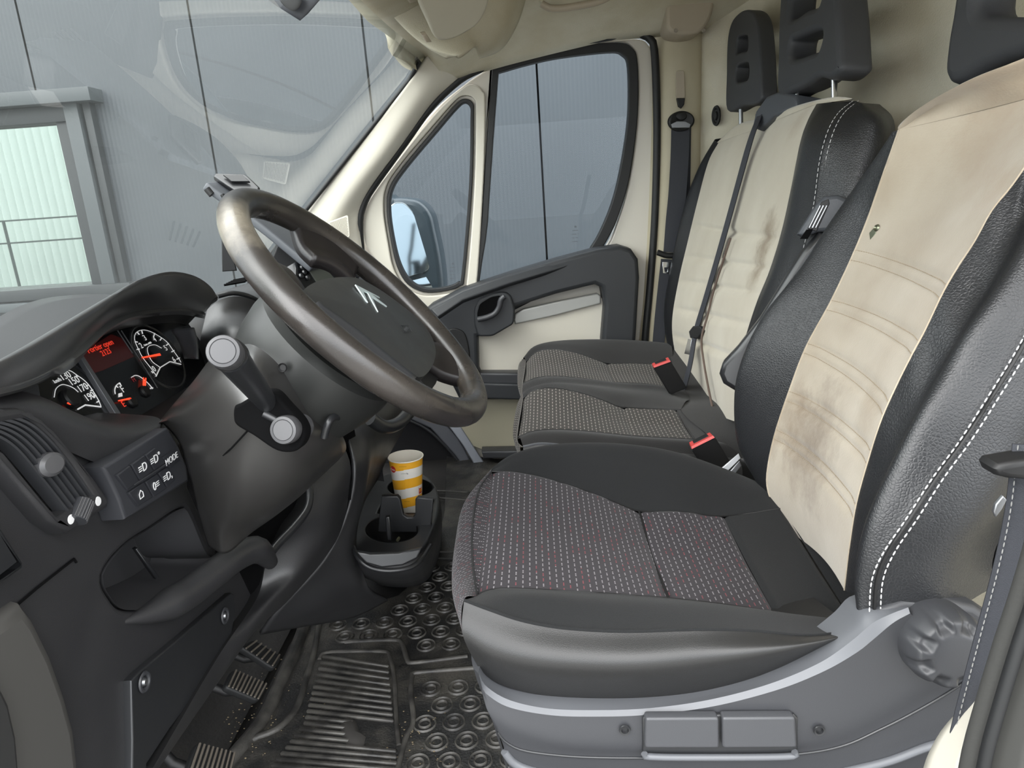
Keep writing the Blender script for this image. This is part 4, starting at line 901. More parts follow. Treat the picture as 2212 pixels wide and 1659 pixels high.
bm.to_mesh(sh_.data); bm.free(); sh_.data.materials.append(MATR)
tr_ = pad('torn_patch', mz((738, 1555), (755, 1548), (770, 1560), (778, 1590), (790, 1592), (786, 1610), (772, 1618), (748, 1608), (736, 1585)), V((0, 0, 1)), .006, .002, mat('torn rubber', (58, 56, 54), .7), fm, smooth=False)
for l_ in ([(938, 1060), (1010, 1064)], [(950, 1192), (1040, 1196)], [(935, 1205), (1040, 1212)], [(940, 1075), (1020, 1082)]): ridge('cross_ridge', l_, .003, n=6)
GRIT = mat('grit', (118, 106, 84), .8)
bm = bmesh.new()
for i in range(170):
    x, y = random.choice(((520, 1570), (560, 1535), (880, 1600), (930, 1640), (560, 1600), (640, 1500), (900, 1560), (600, 1460))); p = aZ(x + random.gauss(0, 28), y + random.gauss(0, 28), MZ + .001)
    bmesh.ops.create_icosphere(bm, subdivisions=1, radius=random.uniform(.0005, .0016), matrix=Matrix.Translation(p) @ Matrix.Diagonal((1.3, 1, .5, 1)))
props(bmesh_link('grit', bm, GRIT, None, 60), 'scattered pale grit on the muddy rubber mat', 'grit', None, 'stuff')
# ================================================================ driver seat
stn = []
def dirtp(px, py, y, r, c, s): return (tuple(aY(px, py, y)), r, c, s)
SUE = mat('pale suede', (174, 164, 147), .92, col2=(155, 142, 122), nsc=11, nlo=.3, nhi=.75, sheen=.35, bump=('noise', 420, .35, .0008), dirt=[
    dirtp(1790, 970, .80, .09, (98, 80, 58), .85), dirtp(1735, 900, .88, .055, (118, 98, 72), .7), dirtp(1690, 970, .92, .045, (120, 102, 78), .6), dirtp(1900, 900, .68, .04, (130, 112, 84), .55),
    dirtp(2110, 250, .74, .09, (150, 126, 102), .5), dirtp(2150, 420, .68, .04, (150, 128, 100), .4), dirtp(1890, 1130, .66, .04, (140, 122, 92), .5)])
SUE2 = mat('pale bench suede', (197, 190, 172), .92, col2=(183, 174, 154), nsc=9, nlo=.3, nhi=.75, sheen=.35, bump=('noise', 420, .35, .0008), dirt=[
    dirtp(1665, 500, 1.3, .05, (112, 92, 60), .8), dirtp(1650, 560, 1.3, .045, (112, 92, 60), .7), dirtp(1640, 600, 1.3, .04, (120, 100, 68), .7), dirtp(1700, 250, 1.3, .05, (150, 132, 105), .4)])
ds = thing('driver_seat', 'black and pale suede driver seat nearest to the camera', 'car seat', tuple(aY(1400, 1500, .78)))
seam = cY([(1002, 1296, .55), (1060, 1318, .55), (1130, 1341, .55), (1220, 1357, .55), (1350, 1364, .55), (1500, 1360, .55), (1620, 1362, .55), (1740, 1372, .55), (1850, 1364, .56)])
bely = cY([(1000, 1372, .535), (1062, 1410, .53), (1150, 1432, .528), (1280, 1442, .528), (1400, 1440, .528), (1520, 1428, .53), (1640, 1412, .53), (1750, 1392, .535), (1850, 1368, .55)])
botm = cY([(1040, 1455, .55), (1090, 1482, .55), (1170, 1502, .55), (1280, 1510, .55), (1400, 1508, .55), (1520, 1494, .55), (1640, 1462, .55), (1750, 1412, .55), (1850, 1372, .56)])
inn = cY([(1030, 1288, .60), (1060, 1274, .605), (1120, 1272, .61), (1200, 1276, .62), (1320, 1283, .635), (1440, 1292, .65), (1560, 1305, .66), (1670, 1322, .665), (1850, 1352, .67)])
inf = cY([(1062, 1018, .945), (1110, 1020, .94), (1170, 1032, .935), (1240, 1052, .92), (1310, 1078, .905), (1380, 1104, .89), (1470, 1106, .88), (1560, 1115, .875), (1690, 1098, .875)])
# near bolster: crest between insert and side
crest = [(a + b) / 2 + V((0, 0, .010 * min(1, i / 2.0))) for i, (a, b) in enumerate(zip(resamp(cat(seam), 12), resamp(cat(inn), 12)))]
skin('side_panel', [botm, bely, seam], LEAS, ds, 60, 8)
skin('near_bolster', [seam, crest, inn], FAB, ds, 60, 8, uv0=(0, 0))
farc = cY([(1062, 1016, .96), (1090, 992, .975), (1130, 974, .985), (1190, 961, .99), (1260, 956, .99), (1350, 959, .99), (1450, 974, .985), (1560, 1010, .98), (1680, 1062, .97)])
faro = [p + V((0, .035, -.045)) for p in farc]; fard = [p + V((0, .04, -.14)) for p in farc]
fmid = [(a + b) / 2 + V((0, 0, .012 * min(1, i / 2))) for i, (a, b) in enumerate(zip(resamp(cat(farc), 12), resamp(cat(inf), 12)))]
skin('far_bolster', [fard, faro, farc, fmid, inf], FAB, ds, 60, 7)
skin('seat_underside', [[p + V((.0, .02, .0)) for p in botm], [p + V((0, 0, 0)) for p in fard]], PLd, ds, 20, 4)
def sub(c, a, b, n=14):
    r = rs(c, 101); i, j = int(a * 100), int(b * 100); return resamp(r[i:j + 1], n)
def frac(c, px):                       # fraction along curve where projected x passes px
    r = rs(c, 101)
    for i, p in enumerate(r):
        if proj(p)[0] >= px: return i / 100
    return 1
def insert(nm, c0, c1, a0, b0, a1, b1, m, par, dip=.012, w=8, **kw):
    A, B = sub(c0, a0, b0), sub(c1, a1, b1); f = kw.pop('edge', 0)
    return skin(nm, [A, [a.lerp(b, .25) - V((0, 0, dip * .6)) for a, b in zip(A, B)], [a.lerp(b, .5) - V((0, 0, dip)) for a, b in zip(A, B)], [a.lerp(b, .75) - V((0, 0, dip * .6)) for a, b in zip(A, B)], B], m, par, 30, w,
                bumpf=lambda u, v: V((0, 0, -.004 * max(0, 1 - u / .06) - .004 * max(0, (u - .94) / .06))), **kw)
n1, f1 = frac(inn, 1440), frac(inf, 1380); n2, f2 = frac(inn, 1670), frac(inf, 1560)
insert('front_insert', inn, inf, 0, n1, 0, f1, DOT, ds, .004)
insert('rear_insert', inn, inf, n1, n2, f1, f2, DOT, ds, .004)
insert('rear_strip', inn, inf, n2, 1, f2, 1, FAB, ds, .002)
re_ = [inf[-1], inf[-1].lerp(inn[-1], .5) - V((0, 0, .002)), inn[-1], crest[-1], seam[-1]]
skin('rear_fold', [re_, [p + V((.05, 0, .004)) for p in re_], [p + V((.13, 0, .0)) for p in re_]], FAB, ds, 20, 4)
# front nose of the cushion
nose0 = [crest[0], inn[0]] ; nf = [inn[0], aY(1024, 1200, .70), aY(1024, 1110, .82), aY(1038, 1050, .9), inf[0]]
nb = [seam[0], aY(985, 1240, .64), aY(990, 1150, .76), aY(1006, 1080, .86), farc[0]]
nd = [bely[0], aY(982, 1290, .64), aY(988, 1200, .76), aY(1010, 1120, .88), faro[0]]
ne = [botm[0]] + [p + V((.03, 0, -.05)) for p in nd[1:-1]] + [fard[0]]
row0 = sub(inn, 0, .08, 2); 
skin('front_roll', [[inn[0], aY(1020, 1205, .69), aY(1022, 1120, .79), aY(1036, 1055, .88), inf[0]], nb, nd, ne], DOT, ds, 30, 7)
tube('piping', [inn[0], aY(1020, 1205, .69), aY(1022, 1120, .79), aY(1036, 1055, .88), inf[0]], .0013, FAB, ds, 6, n=30)
tube('piping', seam, .0014, FAB, ds, 6, n=60)
A0, B0 = inn[0], inf[0]; Z4 = V((0, 0, .004))
skin('front_insert_edge', [[A0 - Z4, A0.lerp(B0, .25) - V((0, 0, .0064)), A0.lerp(B0, .5) - V((0, 0, .008)), A0.lerp(B0, .75) - V((0, 0, .0064)), B0 - Z4], [inn[0], aY(1020, 1205, .69), aY(1022, 1120, .79), aY(1036, 1055, .88), inf[0]]], DOT, ds, 30, 5)
# filler between the insert front edge and the roll
for c_ in (inn, inf): tube('seam_line', c_, .0012, PLd, ds, 6, n=50)
tube('seam_line', [sub(inn, n1, n1 + .02, 2)[0], (sub(inn, n1, n1 + .02, 2)[0] + sub(inf, f1, f1 + .02, 2)[0]) / 2 - V((0, 0, .009)), sub(inf, f1, f1 + .02, 2)[0]], .0014, PLd, ds, 6, n=16)
# backrest columns, bottom to top
b_st = cY([(1884, 1330, .545), (1890, 1250, .545), (1915, 1190, .545), (1962, 1120, .545), (2020, 1030, .55), (2075, 955, .555), (2130, 870, .56), (2212, 735, .57), (2300, 560, .59), (2390, 330, .62), (2420, 170, .66)])
b_cr = cY([(1850, 1320, .555), (1846, 1240, .56), (1870, 1130, .56), (1925, 1010, .565), (1990, 890, .57), (2050, 790, .58), (2110, 690, .585), (2190, 570, .6), (2270, 420, .62), (2350, 260, .65), (2380, 120, .7)])
b_pn = cY([(1824, 1275, .63), (1834, 1190, .63), (1850, 1088, .63), (1878, 986, .633), (1904, 906, .636), (1936, 834, .64), (1972, 762, .64), (2001, 707, .643), (2037, 631, .646), (2066, 581, .65), (2106, 519, .654), (2142, 454, .658), (2186, 400, .662), (2235, 325, .67), (2300, 190, .72)])
b_pf = cY([(1700, 1145, .87), (1668, 1085, .90), (1657, 1045, .91), (1661, 997, .91), (1676, 932, .91), (1705, 845, .91), (1741, 751, .91), (1792, 657, .91), (1839, 559, .91), (1875, 472, .91), (1900, 400, .90), (1942, 280, .88)])
b_fc = cY([(1700, 1120, .95), (1640, 1035, .965), (1602, 975, .975), (1587, 905, .98), (1590, 821, .98), (1617, 740, .98), (1654, 674, .98), (1695, 622, .975), (1738, 566, .975), (1790, 485, .97), (1853, 398, .955), (1938, 285, .90)])
b_fr = [p + V((.10, .015, .01)) for p in b_fc]
b_nr = [p + V((.055, -.004, -.0)) for p in b_st]; b_nr2 = [p + V((.12, .03, 0)) for p in b_st]
topc = cY([(1942, 280, .88), (1965, 252, .86), (2000, 225, .83), (2050, 195, .8), (2110, 165, .77), (2170, 142, .745), (2230, 120, .73), (2290, 108, .72)])
vall = [a.lerp(b, .5) + V((.012, 0, 0)) for a, b in zip(b_cr, b_pn)]
skin('near_bolster', [b_nr2, b_nr, b_st], LEA, ds, 70, 6)
skin('near_bolster', [b_st, b_cr, vall, b_pn], LEA, ds, 70, 8)
skin('far_bolster', [b_pf, b_fc, b_fr], LEA, ds, 60, 10)
# suede centre with channels
chan = [(.150, 0), (.30, 0), (.44, 0), (.585, 0)]
PN_, PF_ = rs(b_pn, 90), rs(b_pf, 90)
def fpy(c, y):
    for i, p in enumerate(c):
        if proj(p)[1] <= y: return i / (len(c) - 1)
    return 1
chs = [(fpy(PN_, yn), fpy(PF_, yf)) for yn, yf in ((632, 560), (760, 660), (884, 757), (995, 857), (1105, 938))]
def chbump(u, v):
    d = 0
    for a, b in chs:
        c = a * (1 - v) + b * v; d += .0035 * math.exp(-((u - c - .012) / .008) ** 2) + .0035 * math.exp(-((u - c + .012) / .008) ** 2)
    return V((d * min(1, 12 * v, 12 * (1 - v)) + .010 * math.sin(math.pi * v), 0, 0))
skin('suede_panel', [PN_, PF_], SUE, ds, 200, 22, bumpf=chbump, sm=False)
def onpan(u, v, lift=.001): # v from near to far
    i = u * 89; k = min(int(i), 88); a = PN_[k].lerp(PN_[k + 1], i - k); b = PF_[k].lerp(PF_[k + 1], i - k); return a.lerp(b, v) + chbump(u, v) - V((lift, 0, 0))
for a, b in chs:
    for s_ in (-.012, .012): stitches('channel_stitching', [onpan((a + s_) * (1 - v) + (b + s_) * v, v) for v in [i / 10 for i in range(11)]], STB, ds, .0005, .003, .002)
# shoulder of the backrest above the panel
skin('suede_shoulder', [[PF_[-1], onpan(1, .66), onpan(1, .33), PN_[-1]], [aY(1962, 252, .88), aY(2060, 215, .82), aY(2170, 180, .76), aY(2300, 150, .73)], topc, [p + V((.05, 0, .0)) for p in topc], [p + V((.09, 0, -.05)) for p in topc]], SUE, ds, 30, 7)
skin('backrest_rear', [[p + V((.04, 0, 0)) for p in b_fr], [p + V((.03, 0, 0)) for p in b_nr2]], LEA, ds, 30, 6)
stitches('double_stitching', [p + V((-.004, -.0028, 0)) for p in b_st], STW, ds, .0007, .0042, .0018)
stitches('double_stitching', [p + V((.0055, -.0028, 0)) for p in b_st], STW, ds, .0007, .0042, .0018)
tube('stitched_seam', [p + V((.001, -.001, 0)) for p in b_st], .0016, PLd, ds, 6, n=60)
tube('panel_piping', PN_, .0009, SUE, ds, 6, n=60); tube('panel_piping', PF_, .0013, SUE, ds, 6, n=60)
# small diamond pull tag on the suede
tg = [aP(a, b, onpan(.60, .5), V((-1, -.15, .35))) for a, b in ((1884, 505), (1892, 488), (1898, 497), (1886, 518))]
tp = onpan(chs[0][1] + .06, .86)
x_, y_, n_ = basis(V((-1, -.2, .3)))
tgp = aP(1888, 504, tp, V((-1, -.2, .3)))
TGM = mat('tag metal', (120, 124, 105), .35, .8)
plate('seat_tag', [aP(a, b, tgp, V((-1, -.2, .3))) for a, b in ((1879, 519), (1877, 503), (1890, 489), (1892, 504))], V((-1, -.2, .3)), .003, TGM, ds, .0008)
lathe('seat_tag_ring', [(.001, 0), (.003, .002), (.0045, 0)], aP(1894, 492, tgp, V((-1, -.2, .3))), V((-1, -.2, .3)), TGM, ds, 14)
# base trim
def trimrow(l, y): return [aY(a, b, y) for a, b in l]
t0 = trimrow([(1036, 1440), (1050, 1466), (1090, 1492), (1170, 1508), (1280, 1514), (1400, 1512), (1520, 1498), (1640, 1466), (1750, 1416), (1830, 1358), (1865, 1322), (1900, 1312), (1950, 1304)], .545)
t0b = [p + V((0, .03, -.005)) for p in t0]
t1 = trimrow([(1034, 1452), (1050, 1482), (1100, 1512), (1180, 1530), (1280, 1534), (1400, 1530), (1530, 1512), (1660, 1478), (1770, 1432), (1840, 1384), (1885, 1346), (1925, 1326), (1962, 1312)], .532)
t2 = trimrow([(1040, 1480), (1052, 1500), (1100, 1528), (1190, 1545), (1290, 1548), (1400, 1544), (1540, 1526), (1680, 1490), (1780, 1450), (1850, 1410), (1888, 1380), (1930, 1345), (1966, 1325)], .528)
t3 = trimrow([(1048, 1520), (1060, 1545), (1110, 1575), (1200, 1600), (1300, 1608), (1400, 1608), (1540, 1604), (1700, 1596), (1800, 1570), (1880, 1530), (1950, 1490), (2020, 1450), (2080, 1420)], .526)
t4 = trimrow([(1075, 1580), (1090, 1600), (1130, 1620), (1220, 1632), (1320, 1636), (1420, 1636), (1560, 1636), (1720, 1628), (1820, 1610), (1900, 1575), (1970, 1540), (2040, 1500), (2100, 1460)], .53)
t5 = trimrow([(1090, 1620), (1110, 1645), (1150, 1662), (1240, 1680), (1340, 1690), (1440, 1690), (1600, 1690), (1740, 1680), (1840, 1660), (1920, 1640), (2000, 1610), (2070, 1590), (2120, 1560)], .535)
t6 = trimrow([(1110, 1700), (1130, 1720), (1170, 1740), (1260, 1760), (1360, 1760), (1460, 1760), (1600, 1760), (1740, 1750), (1840, 1730), (1920, 1710), (2000, 1690), (2070, 1670), (2120, 1650)], .55)
bt = skin('base_trim', [t0b, t0, t1], PLh, ds, 90, 4)
skin('base_trim', [t1, t2], PLh, ds, 90, 4)
skin('base_cover', [t2, t3, t4, t5, t6], PLg, ds, 90, 6)
tube('base_groove', [p + V((0, -.0005, 0)) for p in t4], .0012, PLs, ds, 8, n=80)
tube('base_painted_highlight', [p + V((0, -.0015, -.0)) for p in t5], .004, PLh, ds, 8, n=80)  # paler tube paints a highlight along the lower edge
skin('base_front', [[t0[0], t2[0], t4[0], t6[0]], [t0[0] + V((-.012, .06, -.0)), t2[0] + V((-.012, .06, 0)), t4[0] + V((-.01, .06, 0)), t6[0] + V((-.01, .06, 0))], [t0[0] + V((-.02, .36, .02)), t2[0] + V((-.02, .36, .02)), t4[0] + V((-.01, .36, 0)), t6[0] + V((-.01, .36, 0))]], PLg, ds, 12, 8)
cover_p = kY(.538, (1850, 1400), (1880, 1330), (1950, 1302), (2040, 1296), (2110, 1312), (2180, 1360), (2200, 1420), (2150, 1470), (2080, 1520), (1980, 1560), (1900, 1570), (1850, 1540), (1850, 1470))
plate('recliner_cover', cover_p, NY, .03, PLg, ds, .006)
tube('recliner_edge', kY(.533, (1893, 1388), (1897, 1420), (1912, 1446), (1945, 1468), (1985, 1480), (2020, 1486)), .0025, PLs, ds, n=20)
# recliner wheel
kc = aY(2036, 1392, .520)
bm = bmesh.new(); kx, ky, kz = basis(V((0, -1, .12))); prev = None; KR = .0335; NT = 144
def kh(r, t):
    h = .021 - .0035 * (r / KR) ** 2 - .014 * max(0, (r / KR - .80) / .20) ** 2.2
    for q in range(8):
        dt = (t - math.radians(20 + 45 * q) + math.pi) % (2 * math.pi) - math.pi
        h -= .0075 * math.exp(-((dt * r) / .0052) ** 4 - ((r - .0285) / .0075) ** 4)
    return h
for i in range(30):
    r = KR * (i + .01) / 29; row = [bm.verts.new(kc + (kx * math.cos(6.28318 * k / NT) + ky * math.sin(6.28318 * k / NT)) * r + kz * kh(r, 6.28318 * k / NT)) for k in range(NT)]
    if prev:
        for k in range(NT): bm.faces.new((prev[k], prev[(k + 1) % NT], row[(k + 1) % NT], row[k]))
    prev = row
base_ = [bm.verts.new(v.co - kz * .02) for v in prev]
for k in range(NT): bm.faces.new((prev[k], prev[(k + 1) % NT], base_[(k + 1) % NT], base_[k]))
kn = bmesh_link('recline_wheel', bm, PLg, ds, 50)
# levers and screws
LV = mat('lever plastic', (64, 65, 68), .4, bump=('noise', 1300, .15, .0004))
rec = kY(.5235, (1388, 1552), (1395, 1546), (1716, 1544), (1724, 1552), (1724, 1620), (1714, 1632), (1400, 1636), (1388, 1624))
plate('lever_recess', rec, NY, .004, PLs, ds, .0015)
plate('height_lever', kY(.517, (1395, 1552), (1553, 1551), (1554, 1617), (1393, 1617)), NY, .010, LV, ds, .002, r=.003)
plate('height_lever', kY(.517, (1561, 1551), (1718, 1550), (1722, 1616), (1561, 1617)), NY, .010, LV, ds, .002, r=.003)
tube('recess_lip', kY(.521, (1392, 1628), (1400, 1634), (1500, 1636), (1700, 1634), (1716, 1624)), .003, PLh, ds, n=40)
for x, y, yy in ((1350, 1577, .5245), (1770, 1578, .5235), (1898, 1480, .5365)):
    lathe('screw', [(0, -.002), (.0032, -.002), (.0034, .0008), (.0048, .001), (.0052, 0)], aY(x, y, yy), NY, PLs, ds, 20)
# headrest: broad frame with an opening
HRM = mat('headrest foam', (60, 61, 64), .6, bump=('noise', 900, .3, .0006))
hn = nz(V((-1, 0, .12)))
def hr(par, x0, outl, holes, th, y=.9, bv=.014):
    p0 = V((x0, y, .98)); return plate('headrest', [aP(a, b, p0, hn) for a, b in outl], hn, th, HRM, par, bv, holes=[[aP(a, b, p0, hn) for a, b in h] for h in holes], smooth=True)
dh = hr(ds, .525, [(2036, 165), (2040, 100), (2050, 40), (2062, -30), (2090, -110), (2200, -160), (2420, -160), (2520, -60), (2540, 60), (2500, 130), (2400, 130), (2290, 105), (2180, 128), (2120, 150), (2060, 182)],
        [[(2110, 28), (2112, -40), (2150, -80), (2330, -80), (2400, -20), (2400, 50), (2300, 45), (2190, 36)]], .055)
for px in (2150, 2330): tube('headrest_post', [aP(px, 175, V((.56, .9, .98)), V((1, 0, 0))), aP(px, 60, V((.555, .9, .98)), V((1, 0, 0)))], .006, CHR, dh)
# folded armrest on the inner side
ar = [kY(1.07, (1765, 500), (1700, 600), (1640, 700), (1590, 770), (1557, 808)), kY(1.05, (1790, 505), (1730, 610), (1665, 715), (1612, 800), (1585, 842)), kY(1.04, (1812, 505), (1752, 612), (1690, 715), (1640, 800), (1612, 850))]
am = thing('armrest', 'black plastic armrest folded up between the driver seat and the bench', 'armrest', tuple(aY(1680, 650, 1.08)))
pl3 = V((-.35, -1, .1)); ap0 = aY(1680, 660, 1.06)
plate('shell', [aP(a, b, ap0, pl3) for a, b in ((1770, 500), (1732, 542), (1690, 610), (1640, 690), (1592, 752), (1560, 786), (1553, 808), (1562, 830), (1588, 846), (1608, 838), (1625, 808), (1660, 740), (1710, 650), (1760, 570), (1806, 508))], pl3, .05, PLs, am, .008)
plate('hinge_cover', [aP(a, b, ap0, pl3) for a, b in ((1764, 440), (1780, 424), (1810, 420), (1838, 432), (1900, 440), (1880, 500), (1830, 496), (1766, 502), (1735, 512), (1722, 506))], pl3, .05, HLD, am, .006)
plate('hinge_slot', [aP(a, b, ap0 + nz(pl3) * .0015, pl3) for a, b in ((1775, 436), (1790, 430), (1792, 440), (1764, 500), (1744, 494))], pl3, .003, PLd, am, .0008)
for i in range(3): tube('hinge_rail', [aP(a + 7 * i, b, ap0 + nz(pl3) * .003, pl3) for a, b in ((1772, 444), (1748, 492))], .0013, STL, am, 6)
plate('button', [aP(a, b, ap0 + nz(pl3) * .002, pl3) for a, b in ((1742, 496), (1757, 494), (1745, 516), (1728, 516))], pl3, .004, DRK, am, .0008)
tube('shell_edge', [aP(a, b, ap0 + nz(pl3) * .004, pl3) for a, b in ((1770, 520), (1722, 590), (1670, 670), (1622, 750), (1600, 800))], .0016, PLh, am, 6, n=20)
# ================================================================ passenger bench
be = thing('passenger_bench', 'two-place black and pale suede bench beyond the driver seat', 'bench seat', tuple(aY(1300, 900, 1.6)))
o_far = cY([(1130, 775, 1.95), (1150, 752, 1.955), (1185, 740, 1.96), (1240, 734, 1.96), (1320, 733, 1.96), (1400, 737, 1.96), (1450, 742, 1.96)])
o_if = cY([(1136, 782, 1.90), (1160, 760, 1.88), (1200, 755, 1.86), (1250, 764, 1.84), (1310, 784, 1.82), (1370, 785, 1.81), (1455, 788, 1.80)])
o_in = cY([(1130, 828, 1.64), (1160, 816, 1.64), (1200, 813, 1.63), (1260, 818, 1.62), (1325, 826, 1.61), (1400, 830, 1.60), (1470, 842, 1.60)])
grv = cY([(1128, 850, 1.54), (1150, 838, 1.535), (1200, 828, 1.535), (1280, 832, 1.535), (1360, 840, 1.535), (1430, 845, 1.535), (1490, 862, 1.53)])
m_if = cY([(1130, 862, 1.47), (1150, 845, 1.465), (1190, 838, 1.46), (1250, 848, 1.44), (1310, 868, 1.42), (1347, 880, 1.41), (1470, 886, 1.38)])
m_in = cY([(1118, 945, 1.22), (1150, 932, 1.22), (1200, 928, 1.22), (1270, 932, 1.22), (1367, 942, 1.21), (1440, 946, 1.205), (1545, 952, 1.19)])
m_nr = cY([(1130, 965, 1.155), (1170, 958, 1.155), (1230, 963, 1.155), (1320, 968, 1.15), (1400, 974, 1.15), (1480, 980, 1.145), (1600, 990, 1.13)])
m_cr = [(a + b) / 2 + V((0, 0, .008)) for a, b in zip(m_in, m_nr)]
dn = lambda c, y, z: [p + V((0, y, z)) for p in c]
BF = mat('dusty black fabric', (35, 34, 34), .95, bump=('noise', 1200, .6, .0008), sheen=.1, spec=.25)
skin('outer_bolster', [dn(o_far, .03, -.12), dn(o_far, .03, -.03), o_far, [(a + b) / 2 + V((0, 0, .008)) for a, b in zip(o_far, o_if)], o_if], BF, be, 40, 6)
skin('centre_bolster', [o_in, [(a + b) / 2 + V((0, 0, .006)) for a, b in zip(o_in, grv)], grv, [(a + b) / 2 + V((0, 0, .006)) for a, b in zip(grv, m_if)], m_if], BF, be, 40, 6)
skin('near_bolster', [m_in, m_cr, m_nr], BF, be, 40, 6)
skin('side_panel', [m_nr, dn(m_nr, -.012, -.03), dn(m_nr, .01, -.09)], LEAS, be, 40, 5)
n3, f3 = frac(o_in, 1325), frac(o_if, 1310); n4, f4 = frac(m_in, 1367), frac(m_if, 1347)
insert('front_insert', o_in, o_if, 0, n3, 0, f3, DOT2, be, .004); insert('rear_insert', o_in, o_if, n3, 1, f3, 1, DOT2, be, .004)
n5, f5 = frac(m_in, 1500), frac(m_if, 1460)
insert('front_insert', m_in, m_if, 0, n4, 0, f4, DOT2, be, .004); insert('rear_insert', m_in, m_if, n4, n5, f4, f5, DOT2, be, .004)
insert('rear_strip', m_in, m_if, n5, 1, f5, 1, BF, be, .002)
skin('seat_base', [dn(o_far, 0, -.05), dn(m_nr, .02, -.05)], PLd, be, 10, 4)
skin('rear_gap_cover', [cY([(1440, 742, 1.96), (1470, 842, 1.6), (1490, 862, 1.53), (1470, 886, 1.38), (1545, 952, 1.19), (1600, 990, 1.13)]), [p + V((.16, 0, .0)) for p in cY([(1440, 742, 1.96), (1470, 842, 1.6), (1490, 862, 1.53), (1470, 886, 1.38), (1545, 952, 1.19), (1600, 990, 1.13)])]], BF, be, 20, 4)
def nose(nm, A, ylist, par, m):
    B = cY(ylist); C_ = [p + V((.012, 0, -.045)) for p in B]; D_ = [p + V((.05, 0, -.09)) for p in B]
    return skin(nm, [A, B, C_, D_], m, par, 24, 6)
nose('front_roll', [o_far[0], o_if[0], o_in[0], grv[0]], [(1128, 780, 1.965), (1120, 790, 1.88), (1118, 830, 1.64), (1128, 856, 1.54)], be, DOT2)
nose('front_roll', [grv[0], m_if[0], m_in[0], m_nr[0]], [(1128, 856, 1.54), (1116, 880, 1.44), (1108, 940, 1.24), (1124, 972, 1.155)], be, DOT2)
for c_ in (o_if, o_in, m_if, m_in): tube('seam_line', c_, .0014, PLd, be, 6, n=40)
tube('side_piping', m_nr[:4], .0022, PLh, be, 6, n=24)
skin('bench_front', [dn([o_far[0], grv[0], m_nr[0]], 0, -.07), [V((p.x + .10, p.y, .22)) for p in (o_far[0], grv[0], m_nr[0])], [V((p.x + .10, p.y, ZF)) for p in (o_far[0], grv[0], m_nr[0])]], PLd, be, 12, 4)
skin('bench_side', [dn(m_nr, .01, -.08), [V((p.x, p.y + .02, ZF + .01)) for p in m_nr]], PLd, be, 12, 4)
# bench backrest
q_l = cY([(1500, 880, 1.78), (1470, 800, 1.87), (1456, 750, 1.90), (1452, 690, 1.91), (1466, 605, 1.92), (1486, 520, 1.92), (1508, 430, 1.92), (1530, 350, 1.92), (1552, 308, 1.91)])
q_r = cY([(1586, 910, 1.22), (1588, 850, 1.22), (1602, 760, 1.22), (1632, 660, 1.22), (1662, 585, 1.225), (1688, 500, 1.23), (1708, 410, 1.235), (1728, 310, 1.24), (1744, 262, 1.25), (1764, 224, 1.27)])
q_fb = cY([(1490, 840, 1.96), (1455, 770, 1.97), (1440, 720, 1.975), (1437, 660, 1.98), (1448, 590, 1.98), (1464, 510, 1.98), (1484, 430, 1.98), (1512, 360, 1.975), (1548, 300, 1.95)])
q_st = cY([(1640, 900, 1.13), (1660, 800, 1.125), (1690, 700, 1.12), (1722, 600, 1.115), (1746, 510, 1.11), (1762, 440, 1.11), (1774, 350, 1.11), (1792, 285, 1.115), (1815, 245, 1.13), (1848, 218, 1.16)])
q_nr = cY([(1700, 900, 1.10), (1730, 800, 1.095), (1770, 700, 1.085), (1800, 600, 1.08), (1830, 510, 1.075), (1858, 420, 1.07), (1885, 340, 1.075), (1896, 290, 1.08), (1890, 250, 1.09), (1862, 222, 1.13)])
PR_, PL_ = rs(q_r, 90), rs(q_l, 90)
chb = [(fpy(PR_, yr), fpy(PL_, yl)) for yr, yl in ((520, 492), (580, 556), (640, 612), (705, 668), (780, 728))]
def cb2(u, v):
    d = 0
    for a, b in chb:
        c = a * (1 - v) + b * v; d += .009 * math.exp(-((u - c) / .012) ** 2)
    return V((d * max(0, math.sin(math.pi * v)) ** .4 + .008 * math.sin(math.pi * v) - .004 * abs(math.sin(2 * math.pi * v)), 0, 0))
skin('suede_panel', [PR_, PL_], SUE2, be, 160, 24, bumpf=cb2, sm=False)
def onb(u, v, lift=.001):
    i = min(u, .9999) * 89; k = min(int(i), 88); return PR_[k].lerp(PR_[k + 1], i - k).lerp(PL_[k].lerp(PL_[k + 1], i - k), v) + cb2(u, v) - V((lift, 0, 0))
skin('outer_bolster_back', [q_l, q_fb, [p + V((.09, .0, 0)) for p in q_fb]], LEA, be, 50, 7)
skin('near_bolster_back', [q_r, [a.lerp(b, .5) + V((-.012, 0, 0)) for a, b in zip(q_r, q_st)], q_st], LEA, be, 50, 7)
skin('end_panel', [q_st, q_nr, [p + V((.05, .05, 0)) for p in q_nr]], LEA, be, 50, 7)
stitches('double_stitching', [p + V((-.004, -.003, .001)) for p in q_st], STW, be, .0006, .005, .003); stitches('double_stitching', [p + V((.005, -.003, .001)) for p in q_st], STW, be, .0006, .005, .003)
tc2 = [onb(.999, i / 5) for i in range(5, -1, -1)]
td = cY([(1552, 306, 1.92), (1590, 272, 1.78), (1640, 262, 1.62), (1690, 240, 1.45), (1750, 222, 1.30), (1795, 214, 1.22), (1830, 216, 1.17)])
skin('suede_shoulder', [tc2, td, [p + V((.04 - .005 * i, 0, .005 - .001 * i)) for i, p in enumerate(td)], [p + V((.08 - .01 * i, 0, -.03)) for i, p in enumerate(td)]], SUE2, be, 30, 6)
tube('cover_seam', [onb(*q, .013) for q in ((.62, .40), (.55, .42), (.45, .46), (.36, .47), (.28, .46), (.2, .42), (.1, .36), (.02, .3))], .0026, mat('brown seam', (92, 78, 70), .8), be, 6, n=50)
